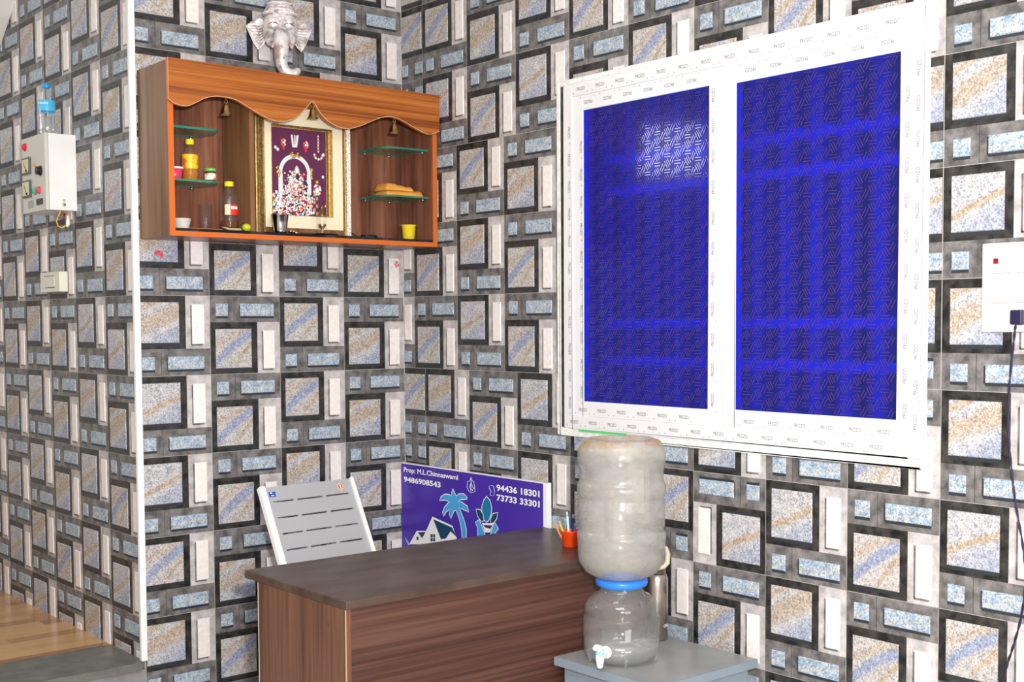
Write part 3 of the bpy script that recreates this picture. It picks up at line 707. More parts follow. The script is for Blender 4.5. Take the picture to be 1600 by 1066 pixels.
can = thing('water_can', JC + Vector((0, 0, .26)), 'large scuffed translucent water can upside down on the dispenser base', 'water can')
prof = [(.060, .0005), (.083, .003), (.112, .020), (.131, .050), (.1345, .082), (.1350, .112), (.1365, .122), (.1365, .140), (.1300, .147), (.1295, .152), (.1335, .162), (.1330, .205), (.1330, .240), (.1300, .246), (.1310, .251), (.1365, .262), (.1365, .286), (.1310, .296), (.1285, .302), (.1295, .330), (.1330, .342), (.1350, .360), (.1350, .380), (.1300, .405), (.1180, .422), (.1000, .429), (.092, .428), (.086, .420), (.0005, .414)]
CB = JC + Vector((0, 0, .258))
mb = MB(); mb.lathe(prof, M['milky'], CB, 72, cap0=False, cap1=False); mb.build('can_body', can)
rt = Vector((.7632, -.6462, 0)); tow = Vector((-.6462, -.7632, 0))
hd = (rt * .96 - tow * .28).normalized(); H0 = CB + hd * .118
mb = MB(); mb.tube([H0 + Vector((0, 0, .020)), H0 + hd * .022 + Vector((0, 0, .022)), H0 + hd * .034 + Vector((0, 0, .034)), H0 + hd * .036 + Vector((0, 0, .062)), H0 + hd * .030 + Vector((0, 0, .080)), H0 + hd * .008 + Vector((0, 0, .088))], [.008, .008, .009, .008, .007, .006], mat('beige_plastic', (.52, .45, .35), .45), 12); mb.build('handle', can)
# steel flask
fl = thing('steel_flask', (-.105, -1.577, -1.15), 'tall brushed steel flask standing on the grey stand behind the water dispenser', 'flask')
M['steel'] = mat('brushed_steel', (.50, .44, .40), .28, 1.0)
FC = Vector((-.105, -1.577, -1.1495))
mb = MB(); mb.lathe([(.034, .0005), (.037, .003), (.037, .200), (.034, .212), (.026, .220)], M['steel'], FC, 40); mb.build('body', fl)
mb = MB(); mb.lathe([(.027, .2205), (.029, .223), (.029, .262), (.026, .268)], mat('flask_cap_dark', (.12, .11, .10), .4), FC, 36); mb.build('cap', fl)
mb = MB()
nd = (rt * .72 + tow * .69).normalized(); q = FC + nd * .0374 + Vector((0, 0, .045)); tang = Vector((0, 0, 1)).cross(nd).normalized()
if tang.dot(rt) < 0: tang = -tang
letter(mb, 'ON', q - tang * .010, tang, Vector((0, 0, 1)), .020, .010, M['sw'], .02); mb.build('lettering', fl)

# ------------------------------------------------------------------ wall shrine cabinet
cab = thing('wall_shrine_cabinet', (-.585, -.13, .20), 'open brown wooden wall shrine cabinet with scalloped orange pelmet on the back wall', 'cabinet')
M['wal'] = wood('walnut_panel', (.085, .025, .012), (.20, .072, .038), (.31, .135, .080), 2, 1.0, .35, 45)
M['walside'] = wood('walnut_side', (.11, .048, .015), (.20, .092, .034), (.26, .135, .060), 2, 1.0, .4, 40)
M['orange'] = wood('orange_teak_laminate', (.12, .026, .004), (.37, .105, .016), (.50, .175, .036), 0, 1.0, .33, 150, 1.1)
M['oredge'] = mat('orange_edge_band', (.58, .13, .018), .4)
CX0, CX1, CY, CZ0, CZ1 = -1.168, -.008, -.255, .203, .812
mb = MB(); mb.box((CX0, CY + .002, CZ0), (CX0 + .020, -.004, CZ1), M['walside']); mb.build('side_panel', cab)
mb = MB(); mb.box((CX1 - .020, CY + .002, CZ0), (CX1, -.004, CZ1), M['wal']); mb.build('side_panel', cab)
mb = MB(); mb.box((CX0 + .0202, CY + .002, CZ1 - .02), (CX1 - .0202, -.004, CZ1), M['walside']); mb.build('top_panel', cab)
mb = MB(); mb.box((CX0 + .0202, CY + .002, CZ0), (CX1 - .0202, -.004, CZ0 + .018), M['wal']); mb.build('bottom_panel', cab)
mb = MB(); mb.box((CX0 + .0202, -.016, CZ0 + .0182), (CX1 - .0202, -.004, CZ1 - .0202), M['wal']); mb.build('back_panel', cab)
mb = MB(); mb.box((CX0, CY, CZ0), (CX0 + .021, CY + .0018, CZ1), M['oredge']); mb.box((CX1 - .021, CY, CZ0), (CX1, CY + .0018, CZ1), M['oredge']); mb.box((CX0 + .021, CY, CZ0), (CX1 - .021, CY + .0018, CZ0 + .018), M['oredge']); mb.build('edge_band', cab)
mb = MB(); mb.box((-.842, -.232, CZ0 + .0182), (-.824, -.0162, CZ1 - .0202), M['walside']); mb.build('partition', cab)
mb = MB(); mb.box((-.405, -.118, CZ0 + .0182), (-.390, -.0162, CZ1 - .0202), M['walside']); mb.build('partition', cab)
sc_ = [(-1.172, .674), (-1.15, .659), (-1.108, .654), (-1.075, .667), (-1.038, .688), (-.998, .700), (-.96, .702), (-.915, .697), (-.87, .678), (-.828, .659), (-.769, .639), (-.716, .640), (-.667, .660), (-.629, .696), (-.604, .723), (-.595, .726), (-.586, .716), (-.561, .682), (-.524, .655), (-.473, .640), (-.429, .642), (-.378, .659), (-.323, .684), (-.276, .701), (-.228, .705), (-.181, .693), (-.131, .673), (-.082, .657), (-.049, .655), (-.006, .671)]
# smooth the traced scallop with Catmull-Rom
sm = []
for i in range(len(sc_) - 1):
    p0, p1, p2, p3 = sc_[max(i - 1, 0)], sc_[i], sc_[i + 1], sc_[min(i + 2, len(sc_) - 1)]
    for t in (0, .25, .5, .75):
        sm.append(tuple(.5 * ((2 * p1[k]) + (-p0[k] + p2[k]) * t + (2 * p0[k] - 5 * p1[k] + 4 * p2[k] - p3[k]) * t * t + (-p0[k] + 3 * p1[k] - 3 * p2[k] + p3[k]) * t ** 3) for k in (0, 1)))
sm.append(sc_[-1])
mb = MB()
n = len(sm)
for i in range(n - 1):
    (a0, b0), (a1, b1) = sm[i], sm[i + 1]
    for y, flip in ((-.272, False), (-.2555, True)):
        P = [(a0, y, b0), (a1, y, b1), (a1, y, .816), (a0, y, .816)]; mb.face(P if not flip else P[::-1], M['orange'])
    mb.face([(a0, -.272, b0), (a0, -.2555, b0), (a1, -.2555, b1), (a1, -.272, b1)], M['oredge'])
    mb.face([(a0, -.272, .816), (a1, -.272, .816), (a1, -.2555, .816), (a0, -.2555, .816)], M['oredge'])
mb.face([(sm[0][0], -.272, sm[0][1]), (sm[0][0], -.272, .816), (sm[0][0], -.2555, .816), (sm[0][0], -.2555, sm[0][1])], M['oredge'])
mb.face([(sm[-1][0], -.272, sm[-1][1]), (sm[-1][0], -.2555, sm[-1][1]), (sm[-1][0], -.2555, .816), (sm[-1][0], -.272, .816)], M['oredge'])
pel = mb.build('pelmet', cab)
mb = MB(); mb.tube([(a, -.2725, b + .0008) for a, b in sm], .0016, mat('pale_scallop_edge', (.62, .38, .20), .5), 6)
mb.tube([(sm[0][0], -.2725, sm[0][1]), (sm[0][0], -.2725, .816)], .0014, mat('pale_pelmet_edge', (.62, .38, .20), .5), 6); mb.build('edge_trim', pel)
M['blackglass'] = mat('black_glass', (.006, .010, .010), .06, spec=.6)
mb = MB(); mb.box((CX0 + .0215, -.2525, CZ0 + .0184), (CX1 - .0215, -.018, CZ0 + .0285), M['blackglass']); mb.build('base_plate', cab)
FZ = CZ0 + .0287
# glass shelves
M['shelfg'] = glass_mix('shelf_glass', (.80, .93, .88), .22, .03, .04, (.5, .7, .6))
M['shelfe'] = mat('green_glass_edge', (.006, .20, .135), .10, coat=.5)
def shelf(x0, x1, z, cx, lab, r=.045):
    """corner shelf; cx = side of the rounded free corner (-1: x0 side, 1: x1 side)"""
    o = thing('glass_shelf', ((x0 + x1) / 2, -.12, z), lab, 'shelf', 'glass corner shelves in the shrine cabinet')
    y0, y1 = -.222, -.0165
    arc = [(-math.sin(t * PI / 12), 0) for t in range(7)]
    if cx > 0:
        P = [(x0, y1), (x0, y0)] + [(x1 - r + r * math.sin(t * PI / 12), y0 + r - r * math.cos(t * PI / 12)) for t in range(7)] + [(x1, y1)]
    else:
        P = [(x1, y1)][::-1] + [(x0, y1)] + [(x0 + r - r * math.cos(t * PI / 12), y0 + r - r * math.sin(t * PI / 12)) for t in range(7)] + [(x1, y0)]
    mb = MB(); mb.prism(P, (0, 0, z), (1, 0, 0), (0, 1, 0), (0, 0, 1), .0075, M['shelfg'], 0, None)
    mb2 = MB(); nP = len(P)
    for i in range(nP):
        a, b_ = P[i], P[(i + 1) % nP]
        mb2.face([(a[0], a[1], z + .0001), (b_[0], b_[1], z + .0001), (b_[0], b_[1], z + .0074), (a[0], a[1], z + .0074)], M['shelfe'])
    # keep only top and bottom from the prism
    keep = [i for i, f in enumerate(mb.f) if len(f) != 4 or abs(sum(mb.v[k][2] for k in f) / len(f) - (z + .00375)) > .003]
    mb.f = [mb.f[i] for i in keep]; mb.m = [mb.m[i] for i in keep]; mb.uv = [mb.uv[i] for i in keep]; mb.sm = [mb.sm[i] for i in keep]
    mb.build('glass_plate', o, merge=False); mb2.build('polished_edge', o)
    side = x0 if cx > 0 else x1; free = x1 if cx > 0 else x0; s_ = 1 if cx > 0 else -1
    for px_, py_ in ((side + s_ * .010, -.195), (free - s_ * .03, -.026), (side + s_ * .06, -.026)):
        mb = MB(); mb.lathe([(.003, -.007), (.008, -.006), (.008, -.0005)], mat('chrome', (.8, .8, .8), .12, 1.0) if 'chrome' not in M else M['chrome'], (px_, py_, z), 14); c_ = mb.build('clip', o)
M['chrome'] = mat('chrome', (.8, .8, .8), .12, 1.0)
shelf(CX0 + .0205, -.945, .586, 1, 'upper glass corner shelf in the left bay, empty')
shelf(CX0 + .0205, -.945, .400, 1, 'lower glass corner shelf in the left bay, carrying an oil bottle')
shelf(-.238, CX1 - .0205, .592, -1, 'upper glass corner shelf in the right bay, empty', .06)
shelf(-.238, CX1 - .0205, .4005, -1, 'lower glass corner shelf in the right bay, under the folded yellow cloth', .06)
# bells
M['brass'] = mat('brass', (.50, .33, .13), .28, 1.0)
def bell(x, ztop, lab):
    o = thing('brass_bell', (x, -.263, ztop), lab, 'bell', 'brass bells under the pelmet')
    c = Vector((x, -.264, ztop - .060))
    mb = MB(); mb.lathe([(.0215, 0), (.0205, .003), (.015, .008), (.012, .020), (.010, .030), (.006, .037), (.002, .040)], M['brass'], c, 28, cap0=False); b_ = mb.build('bell_body', o)
    mb = MB(); mb.tube([c + Vector((0, 0, .039)), c + Vector((.005, 0, .043)), c + Vector((.005, 0, .050)), c + Vector((0, 0, .053)), c + Vector((-.005, 0, .050)), c + Vector((-.005, 0, .043)), c + Vector((0, 0, .039))], .0013, M['brass'], 6); mb.tube([c + Vector((0, 0, .052)), c + Vector((0, 0, .0635))], .0012, M['brass'], 6); mb.build('ring', o)
    mb = MB(); mb.sphere(c + Vector((0, 0, .001)), .005, M['brass']); mb.build('clapper', o)
bell(-.950, .702, 'small brass bell hanging under the pelmet above the left bay')
bell(-.592, .725, 'small brass bell hanging at the centre peak of the pelmet above the framed picture')
bell(-.223, .706, 'small brass bell hanging under the pelmet above the right bay')

# ------------------------------------------------------------------ framed devotional picture
M['gold'] = noisy('gold_moulding', (.50, .28, .06), (.80, .55, .20), 90, .3, metal=.7)
M['goldd'] = noisy('dark_gold_beading', (.03, .02, .01), (.35, .22, .07), 220, .35, metal=.4)
M['cream'] = mat('cream_mount', (.86, .76, .55), .6); M['silverorn'] = noisy('white_silver_ornament', (.35, .25, .18), (.95, .92, .88), 190, .35, lo=.42, hi=.52)
M['maroon'] = noisy('maroon_velvet', (.085, .012, .050), (.12, .02, .075), 8, .5)
pic = thing('framed_picture', (-.600, -.19, FZ), 'gold framed devotional picture with a jewelled arched shrine standing in the middle bay', 'picture frame')
PX0, PX1, PZ0, PZ1 = -.806, -.394, FZ + .001, .742
mb = MB(); mb.box((PX0, -.196, PZ0), (PX1, -.168, PZ1), mat('frame_backing', (.25, .14, .07), .6)); mb.build('backing', pic)
mb = MB()
mb.box((PX0, -.204, PZ0), (PX0 + .008, -.1962, PZ1), M['gold']); mb.box((PX0 + .0082, -.210, PZ0), (PX0 + .028, -.1962, PZ1), M['goldd']); mb.box((PX0 + .0282, -.206, PZ0), (PX0 + .037, -.1962, PZ1), M['gold'])
mb.box((PX1 - .029, -.206, PZ0), (PX1 - .0262, -.1962, PZ1), M['goldd']); mb.box((PX1 - .026, -.210, PZ0), (PX1 - .0182, -.1962, PZ1), M['gold'])
mb.box((PX0 + .0372, -.206, PZ0), (PX1 - .0292, -.1962, PZ0 + .010), M['goldd']); mb.box((PX0 + .0372, -.204, PZ0 + .0102), (PX1 - .0292, -.1962, PZ0 + .026), M['walside'])
mb.box((PX0 + .0372, -.206, PZ1 - .026), (PX1 - .0292, -.1962, PZ1), M['gold'])
mb.build('outer_frame', pic, bevel=.0015)
mb = MB(); mb.box((PX1 - .018, -.211, PZ0), (PX1, -.1962, PZ1), M['silverorn'])
k = 0; z = PZ0 + .012
while z < PZ1 - .01:
    for t in range(7):
        a = t / 6 * PI; mb.sphere((PX1 - .009 + .006 * math.cos(a) * (1 if k % 2 else -1), -.2125, z + .007 * math.sin(a) - .003), .0021, M['sw'], 6, 4)
    z += .0135; k += 1
mb.build('ornate_border', pic)
mb = MB(); mb.box((PX0 + .0372, -.1990, PZ0 + .0262), (PX1 - .0292, -.1964, PZ1 - .0262), M['cream']); mb.build('mount', pic)
mb = MB(); mb.box((-.738, -.2015, .307), (-.470, -.1992, .648), M['gold']); mb.box((-.734, -.2050, .640), (-.474, -.2018, .648), M['goldd']); mb.box((-.4985, -.2045, .310), (-.4925, -.2018, .640), M['goldd']); mb.box((-.4850, -.2055, .310), (-.4800, -.2018, .640), M['gold']); mb.build('inner_frame', pic)
mb = MB(); mb.box((-.7365, -.2030, .3085), (-.502, -.2018, .636), M['maroon']); mb.build('velvet_ground', pic)
mb = MB(); rnd = random.Random(3)
sil = mat('silver_relief', (.82, .83, .85), .3, .25); gems = [sil, sil, sil, M['sw'], M['sw'], mat('gem_red', (.7, .03, .05), .15), mat('gem_orange', (.85, .22, .06), .2), mat('gem_turquoise', (.2, .6, .65), .2), mat('gem_gold', (.75, .5, .15), .25, .7), mat('gem_pink', (.85, .4, .4), .2), mat('gem_dark', (.03, .02, .03), .3)]
yF = -.2034
# arch
for t in range(37):
    a = -0.0 + PI * t / 36; cx_, cz_ = -.640, .466
    for rr_, mm in ((.058, sil), (.066, M['sw'])): mb.sphere((cx_ + rr_ * math.cos(a), yF, cz_ + rr_ * 1.05 * math.sin(a)), (.0045, .0022, .0045), mm, 7, 5)
for s_ in (-1, 1):
    for t in range(26):
        z = .462 - t * .0058
        for q in range(3): mb.sphere((-.640 + s_ * (.056 + q * .006), yF, z), (.0042, .002, .0036), rnd.choice(gems[:4]), 7, 5)
    for t in range(9): mb.sphere((-.640 + s_ * .072 + rnd.uniform(-.007, .007), yF - .001, .470 + rnd.uniform(-.018, .018)), .0055, M['gold'], 7, 5)
for t in range(9): mb.sphere((-.640 + rnd.uniform(-.018, .018), yF - .001, .536 + rnd.uniform(-.007, .010)), .006, M['gold'], 7, 5)
# central jewelled column, widening downwards
for t in range(900):
    z = rnd.uniform(.309, .475); wd = .022 + (.475 - z) * .48; x = -.636 + rnd.gauss(0, .5) * wd
    if z < .385 and rnd.random() < .6: x = rnd.uniform(-.735, -.556)
    if abs(x + .645) > .092: continue
    mb.sphere((x, yF - .0008 - rnd.uniform(0, .002), z), (rnd.uniform(.0025, .0055), .002, rnd.uniform(.0025, .0055)), rnd.choice(gems), 6, 4)
mb.sphere((-.632, yF - .002, .455), (.010, .004, .013), gems[-1], 12, 8)
mb.lathe([(.012, 0), (.010, .012), (.006, .024), (.001, .030)], sil, (-.632, yF - .001, .468), 12)
for gx in range(4):
    for gz in range(6):
        if (gx + gz) % 2 == 0: mb.box((-.7360 + gx * .0105, yF - .0006, .312 + gz * .0145), (-.7265 + gx * .0105, yF, .325 + gz * .0145), M['sw'])
        if (gx + gz) % 2 and gx < 2: mb.box((-.560 + gx * .011, yF - .0006, .312 + gz * .0145), (-.5505 + gx * .011, yF, .325 + gz * .0145), gems[8])
# emblems above: two rosettes, a tall U mark, a hanging lamp, a pendant, small gems
for cx_, cz_ in ((-.688, .581), (-.591, .578)):
    for t in range(10):
        a = 2 * PI * t / 10; mb.sphere((cx_ + .009 * math.cos(a), yF, cz_ + .013 * math.sin(a)), .0042, rnd.choice((M['gold'], sil, gems[5])), 7, 5)
    mb.sphere((cx_, yF - .001, cz_), .006, sil, 8, 6); mb.box((cx_ - .004, yF - .001, cz_ - .026), (cx_ + .004, yF, cz_ - .014), gems[5])
mb.prism([(-.656, .613), (-.648, .613), (-.644, .578), (-.636, .578), (-.632, .613), (-.622, .613), (-.630, .566), (-.650, .566)], (0, yF, 0), (1, 0, 0), (0, 0, 1), (0, -1, 0), .002, sil)
mb.box((-.641, yF - .002, .580), (-.637, yF, .612), gems[4])
for t in range(11): mb.sphere((-.535, yF, .618 - t * .006), (.004, .002, .0035), M['gold'] if t % 2 else sil, 7, 5)
for t in range(9): a = PI * t / 8; mb.sphere((-.535 + .018 * math.cos(a), yF, .545 - .016 * math.sin(a)), .0048, M['gold'] if t % 2 else gems[3], 7, 5)
for t in range(16): a = 2 * PI * t / 16; mb.sphere((-.543 + .014 * math.cos(a), yF, .410 + .018 * math.sin(a)), .0055, rnd.choice((M['gold'], sil, gems[5])), 7, 5)
mb.sphere((-.543, yF - .001, .408), (.009, .003, .012), gems[3], 8, 6); mb.sphere((-.543, yF, .440), .009, M['gold'], 8, 6)
for x, z in ((-.712, .553), (-.512, .548), (-.516, .462), (-.505, .35), (-.722, .56)): mb.sphere((x, yF, z), (.0055, .002, .0065), rnd.choice((gems[4], gems[8])), 8, 6)
mb.build('jewelled_relief', pic, merge=False)

pic.location = pic.location + Vector((.026, .042, 0))
# ------------------------------------------------------------------ things in the shrine cabinet
SZ = .4077     # top of lower left shelf
M['yellowcap'] = mat('yellow_cap', (.90, .70, .01), .35)
# oil bottle on the shelf
ob = thing('oil_bottle', (-1.045, -.165, SZ), 'small bottle of golden oil with yellow cap on the lower left glass shelf', 'bottle', 'oil bottles in the shrine')
c = Vector((-1.045, -.165, SZ + .0004))
mb = MB(); mb.lathe([(.024, 0), (.0285, .004), (.0285, .088), (.026, .102), (.016, .120), (.0125, .126), (.0125, .136)], M['clear'], c, 32, cap1=False); bb = mb.build('bottle', ob)
mb = MB(); mb.lathe([(.023, .002), (.0272, .006), (.0272, .082)], glass_mix('golden_oil', (.95, .55, .03), .1, .08, .45, (.75, .33, .01)), c, 32); mb.build('oil', ob)
mb = MB(); mb.lathe([(.0290, .042), (.0292, .043), (.0292, .092), (.0290, .093)], noisy('yellow_red_label', (.90, .55, .02), (.75, .10, .03), 55, .4, lo=.5, hi=.62), c, 32, cap0=False, cap1=False); mb.build('label', ob)
mb = MB(); mb.lathe([(.0145, .130), (.0150, .131), (.0150, .147), (.0135, .149)], M['yellowcap'], c, 24); mb.build('cap', ob)
# red tub
t = thing('plastic_tub', (-1.113, -.19, SZ), 'small round pink tub with white lid at the left end of the glass shelf', 'tub')
c = Vector((-1.1135, -.185, SZ + .0004)); mb = MB(); mb.lathe([(.022, 0), (.0240, .002), (.0275, .036)], mat('pink_plastic', (.70, .04, .12), .25), c, 32); mb.build('tub', t)
mb = MB(); mb.lathe([(.0300, .036), (.0310, .037), (.0310, .042), (.028, .043)], mat('tub_lid', (.85, .78, .80), .35), c, 32); mb.build('lid', t)
# small jar
t = thing('spice_jar', (-.972, -.185, SZ), 'small food jar with green lid on the lower left glass shelf', 'jar')
c = Vector((-.974, -.18, SZ + .0004)); mb = MB(); mb.lathe([(.018, 0), (.0205, .003), (.0205, .033), (.018, .037)], mat('dark_pickle', (.10, .02, .01), .1, coat=.8), c, 28); mb.build('jar', t)
mb = MB(); mb.lathe([(.0207, .006), (.0209, .007), (.0209, .029), (.0207, .030)], noisy('pale_red_label', (.70, .80, .62), (.78, .16, .10), 40, .4, lo=.45, hi=.6), c, 28, cap0=False, cap1=False); mb.build('label', t)
mb = MB(); mb.lathe([(.0200, .0375), (.0210, .038), (.0210, .048), (.019, .049)], mat('green_lid', (.16, .48, .10), .4), c, 28); mb.build('lid', t)
# things on the base plate, left bay
t = tag(MB() and (lambda mb: (mb.lathe([(.024, 0), (.0255, .002), (.0325, .034), (.0335, .035), (.0320, .036), (.0245, .003), (.0005, .0032)], noisy('milky_cup_plastic', (.62, .60, .58), (.80, .72, .62), 30, .35), (-1.100, -.205, FZ + .0003), 32), mb.build('plastic_cup'))[1])(MB()), 'milky white open plastic cup on the black base plate of the left bay', 'cup')
t = thing('incense_packet', (-1.005, -.14, FZ), 'flat orange and white printed packet lying on the base plate', 'packet')
mb = MB(); mb.box((-1.055, -.175, FZ + .0003), (-.925, -.125, FZ + .008), mat('orange_packet', (.78, .22, .03), .4)); pk = mb.build('packet_body', t, bevel=.001)
mb = MB()
for k in range(14): mb.box((-1.050 + k * .0065, -.1754, FZ + .0022), (-1.0465 + k * .0065, -.1751, FZ + .0060), M['sw'])
mb.build('printed_marks', pk)
t = thing('oil_bottle', (-.892, -.17, FZ), 'clear bottle with yellow cap and red label, a little oil left, on the base plate', 'bottle', 'oil bottles in the shrine')
c = Vector((-.893, -.165, FZ + .0004)); mb = MB(); mb.lathe([(.029, 0), (.0335, .004), (.0335, .050), (.0320, .053), (.0335, .056), (.0335, .118), (.0345, .124), (.030, .136), (.0135, .160), (.0135, .168)], M['clear'], c, 36, cap1=False); mb.build('bottle', t)
mb = MB(); mb.lathe([(.028, .003), (.0320, .006), (.0320, .040)], glass_mix('brown_oil', (.55, .20, .05), .1, .05, .35, (.30, .10, .02)), c, 36); mb.build('oil', t)
mb = MB(); a0, a1 = -2.55, -.75; P = []
red = mat('red_label', (.72, .03, .02), .35)
for k in range(12):
    b0 = a0 + (a1 - a0) * k / 12; b1 = a0 + (a1 - a0) * (k + 1) / 12; r = .0340
    mm = red if k > 3 else mat('pale_label', (.72, .66, .40), .4) if k == 0 else mb.mats[0] if k < 4 else red
    mb.face([c + Vector((r * math.cos(b0), r * math.sin(b0), .060)), c + Vector((r * math.cos(b1), r * math.sin(b1), .060)), c + Vector((r * math.cos(b1), r * math.sin(b1), .098)), c + Vector((r * math.cos(b0), r * math.sin(b0), .098))], mm)
for k in range(6):
    b0 = -1.85 + .13 * k; b1 = b0 + .13; r = .0343
    mb.face([c + Vector((r * math.cos(b0), r * math.sin(b0), .082)), c + Vector((r * math.cos(b1), r * math.sin(b1), .082)), c + Vector((r * math.cos(b1), r * math.sin(b1), .091)), c + Vector((r * math.cos(b0), r * math.sin(b0), .091))], M['sw'])
mb.build('label', t)
mb = MB(); mb.lathe([(.0160, .166), (.0168, .167), (.0168, .182), (.0155, .184)], M['yellowcap'], c, 24); mb.build('cap', t)
mb = MB(); mb.lathe([(.019, .0005), (.021, .003), (.026, .105), (.0245, .105), (.018, .008), (.0005, .008)], M['clear'], (-.944, -.075, FZ), 30); tag(mb.build('glass_tumbler'), 'empty clear glass tumbler at the back beside the yellow capped bottle', 'glass')
mb = MB(); mb.sphere((-.8500, -.215, FZ + .0153), (.0180, .0165, .0150), mat('lime_skin', (.50, .58, .02), .4), 20, 12); mb.lathe([(.003, 0), (.0015, .002)], M['gold'], (-.8640, -.218, FZ + .019), 8); tag(mb.build('lime'), 'yellow green lime on the base plate in front of the partition', 'lime')
mb = MB(); mb.prism([(-.965, .012), (-.935, .001), (-.905, .0), (-.880, .002), (-.885, .009), (-.925, .008)], (0, -.225, FZ + .0006), (1, 0, 0), (0, 0, 1), (0, -1, 0), .012, mat('brass_leaf', (.75, .62, .25), .3, .6)); tag(mb.build('brass_spoon', bevel=.001), 'small pale brass spoon lying in front of the clear yellow capped bottle', 'spoon')
# middle bay
M['steel2'] = mat('polished_steel', (.62, .60, .58), .16, 1.0)
mb = MB(); mb.lathe([(.0215, .0005), (.0230, .002), (.0245, .010), (.0325, .066), (.0345, .067), (.0345, .069), (.0315, .069), (.0225, .004), (.0005, .004)], M['steel2'], (-.718, -.226 - .001, FZ), 40); tag(mb.build('steel_tumbler'), 'polished steel tumbler standing in front of the framed picture', 'tumbler')
mb = MB()
for dx, dy, r in ((0, 0, .008), (.012, -.002, .007), (.022, .001, .005)): mb.sphere((-.676 + dx, -.232 + dy, FZ + r + .0004), r, M['brass'], 12, 8)
mb.tube([(-.66, -.233, FZ + .004), (-.625, -.232, FZ + .0025)], [.004, .0016], M['brass'], 8)
tag(mb.build('brass_incense_holder'), 'small knobbly brass incense holder beside the steel tumbler', 'incense holder')
PLc = Vector((-.527, -.2315, FZ))
mb = MB(); mb.lathe([(.0005, .0006), (.045, .0010), (.060, .0050), (.0615, .0062), (.059, .0058), (.044, .0024), (.0005, .0022)], mat('aged_brass_plate', (.40, .27, .10), .3, 1.0), PLc, 40, Matrix.Diagonal((1, .30, 1))); tag(mb.build('brass_plate'), 'shallow brass plate under the glass lamp in front of the picture', 'plate')
lamp = thing('oil_lamp', PLc + Vector((-.012, 0, .007)), 'brass oil lamp with a clear glass chimney in front of the picture', 'lamp')
LC = PLc + Vector((-.012, 0, .0062))
mb = MB(); mb.lathe([(.012, .0004), (.013, .002), (.0045, .008), (.004, .016), (.012, .024), (.0165, .034), (.0155, .035), (.010, .027), (.0005, .025)], M['brass'], LC, 28); mb.build('lamp_bowl', lamp)
mb = MB(); mb.lathe([(.0185, .004), (.0185, .066)], M['clear'], LC, 32, cap0=False, cap1=False); mb.build('glass_chimney', lamp)
mb = MB(); mb.lathe([(.0190, .0660), (.0170, .070), (.010, .084), (.004, .094), (.0035, .098), (.0045, .102), (.001, .106)], mat('aged_brass_hood', (.30, .21, .07), .35, 1.0), LC, 28); mb.build('hood', lamp)
# right bay
mb = MB(); mb.lathe([(.0215, .0005), (.0235, .0015), (.0285, .055), (.0315, .056), (.0318, .058), (.0300, .059), (.0275, .056), (.0225, .003), (.0005, .003)], noisy('yellow_paper', (.92, .68, .015), (.95, .74, .05), 20, .5), (-.117, -.205, FZ), 36); tag(mb.build('paper_cup'), 'yellow paper cup on the base plate of the right bay', 'cup')
wire = thing('coiled_charger', (-.265, -.11, FZ), 'black coiled charger cable on the base plate of the right bay', 'cable')
mb = MB(); pts = [(-.330, -.060, FZ + .050), (-.310, -.065, FZ + .034), (-.29, -.075, FZ + .018), (-.27, -.10, FZ + .006)]
rc = random.Random(5)
for t_ in range(70):
    a = t_ * .42; pts.append((-.255 + (.030 + .01 * rc.random()) * math.cos(a), -.125 + .022 * math.sin(a), FZ + .004 + .010 * (t_ / 70) + .003 * rc.random()))
mb.tube(pts, .0022, mat('black_cable', (.012, .012, .014), .4), 6); mb.build('cable', wire)
mb = MB(); mb.box((-.272, -.150, FZ + .0005), (-.242, -.120, FZ + .018), mat('black_plug', (.015, .015, .018), .3)); mb.build('plug', wire, bevel=.003)
# folded yellow cloth on the lower right shelf
cl = MB(); RZ = .4080
Yc = noisy('yellow_cloth', (.66, .26, .03), (.85, .42, .08), 12, .85, bs=.4, detail=5)
def fold(x0, x1, y0, y1, z0, hs, seed):
    r_ = random.Random(seed); nx, ny = 26, 10; vs = []; fs = []
    for s_ in (0, 1):
        for i in range(nx + 1):
            for j in range(ny + 1):
                u, v_ = i / nx, j / ny
                k = u * (len(hs) - 1); a = int(min(k, len(hs) - 2)); h = hs[a] + (hs[a + 1] - hs[a]) * (k - a)
                ed = min(u / .10, (1 - u) / .06, 1); ed = math.sqrt(max(0, 1 - (1 - ed) ** 2)); ev = min(v_, 1 - v_) / .25; ev = math.sqrt(max(0, 1 - (1 - min(ev, 1)) ** 2))
                top = h * ed * (.25 + .75 * ev) + .0015 * math.sin(u * 19 + v_ * 5 + seed)* ed * ev
                vs.append((x0 + (x1 - x0) * u, y0 + (y1 - y0) * v_, z0 + (top if s_ else 0)))
    q = lambda s_, i, j: s_ * (nx + 1) * (ny + 1) + i * (ny + 1) + j
    for i in range(nx):
        for j in range(ny):
            fs.append((q(1, i, j), q(1, i + 1, j), q(1, i + 1, j + 1), q(1, i, j + 1))); fs.append((q(0, i, j + 1), q(0, i + 1, j + 1), q(0, i + 1, j), q(0, i, j)))
    for i in range(nx): fs.append((q(0, i, 0), q(0, i + 1, 0), q(1, i + 1, 0), q(1, i, 0))); fs.append((q(1, i, ny), q(1, i + 1, ny), q(0, i + 1, ny), q(0, i, ny)))
    for j in range(ny): fs.append((q(1, 0, j), q(1, 0, j + 1), q(0, 0, j + 1), q(0, 0, j))); fs.append((q(0, nx, j), q(0, nx, j + 1), q(1, nx, j + 1), q(1, nx, j)))
    cl.mesh(vs, fs, Yc, True)
fold(-.215, -.034, -.200, -.095, RZ + .0004, [.022, .022, .021, .023, .026], 1)
fold(-.218, -.085, -.203, -.100, RZ + .0200, [.022, .028, .026, .022, .019, .018], 2)
fold(-.212, -.160, -.190, -.11, RZ + .0420, [.004, .008, .005], 3)
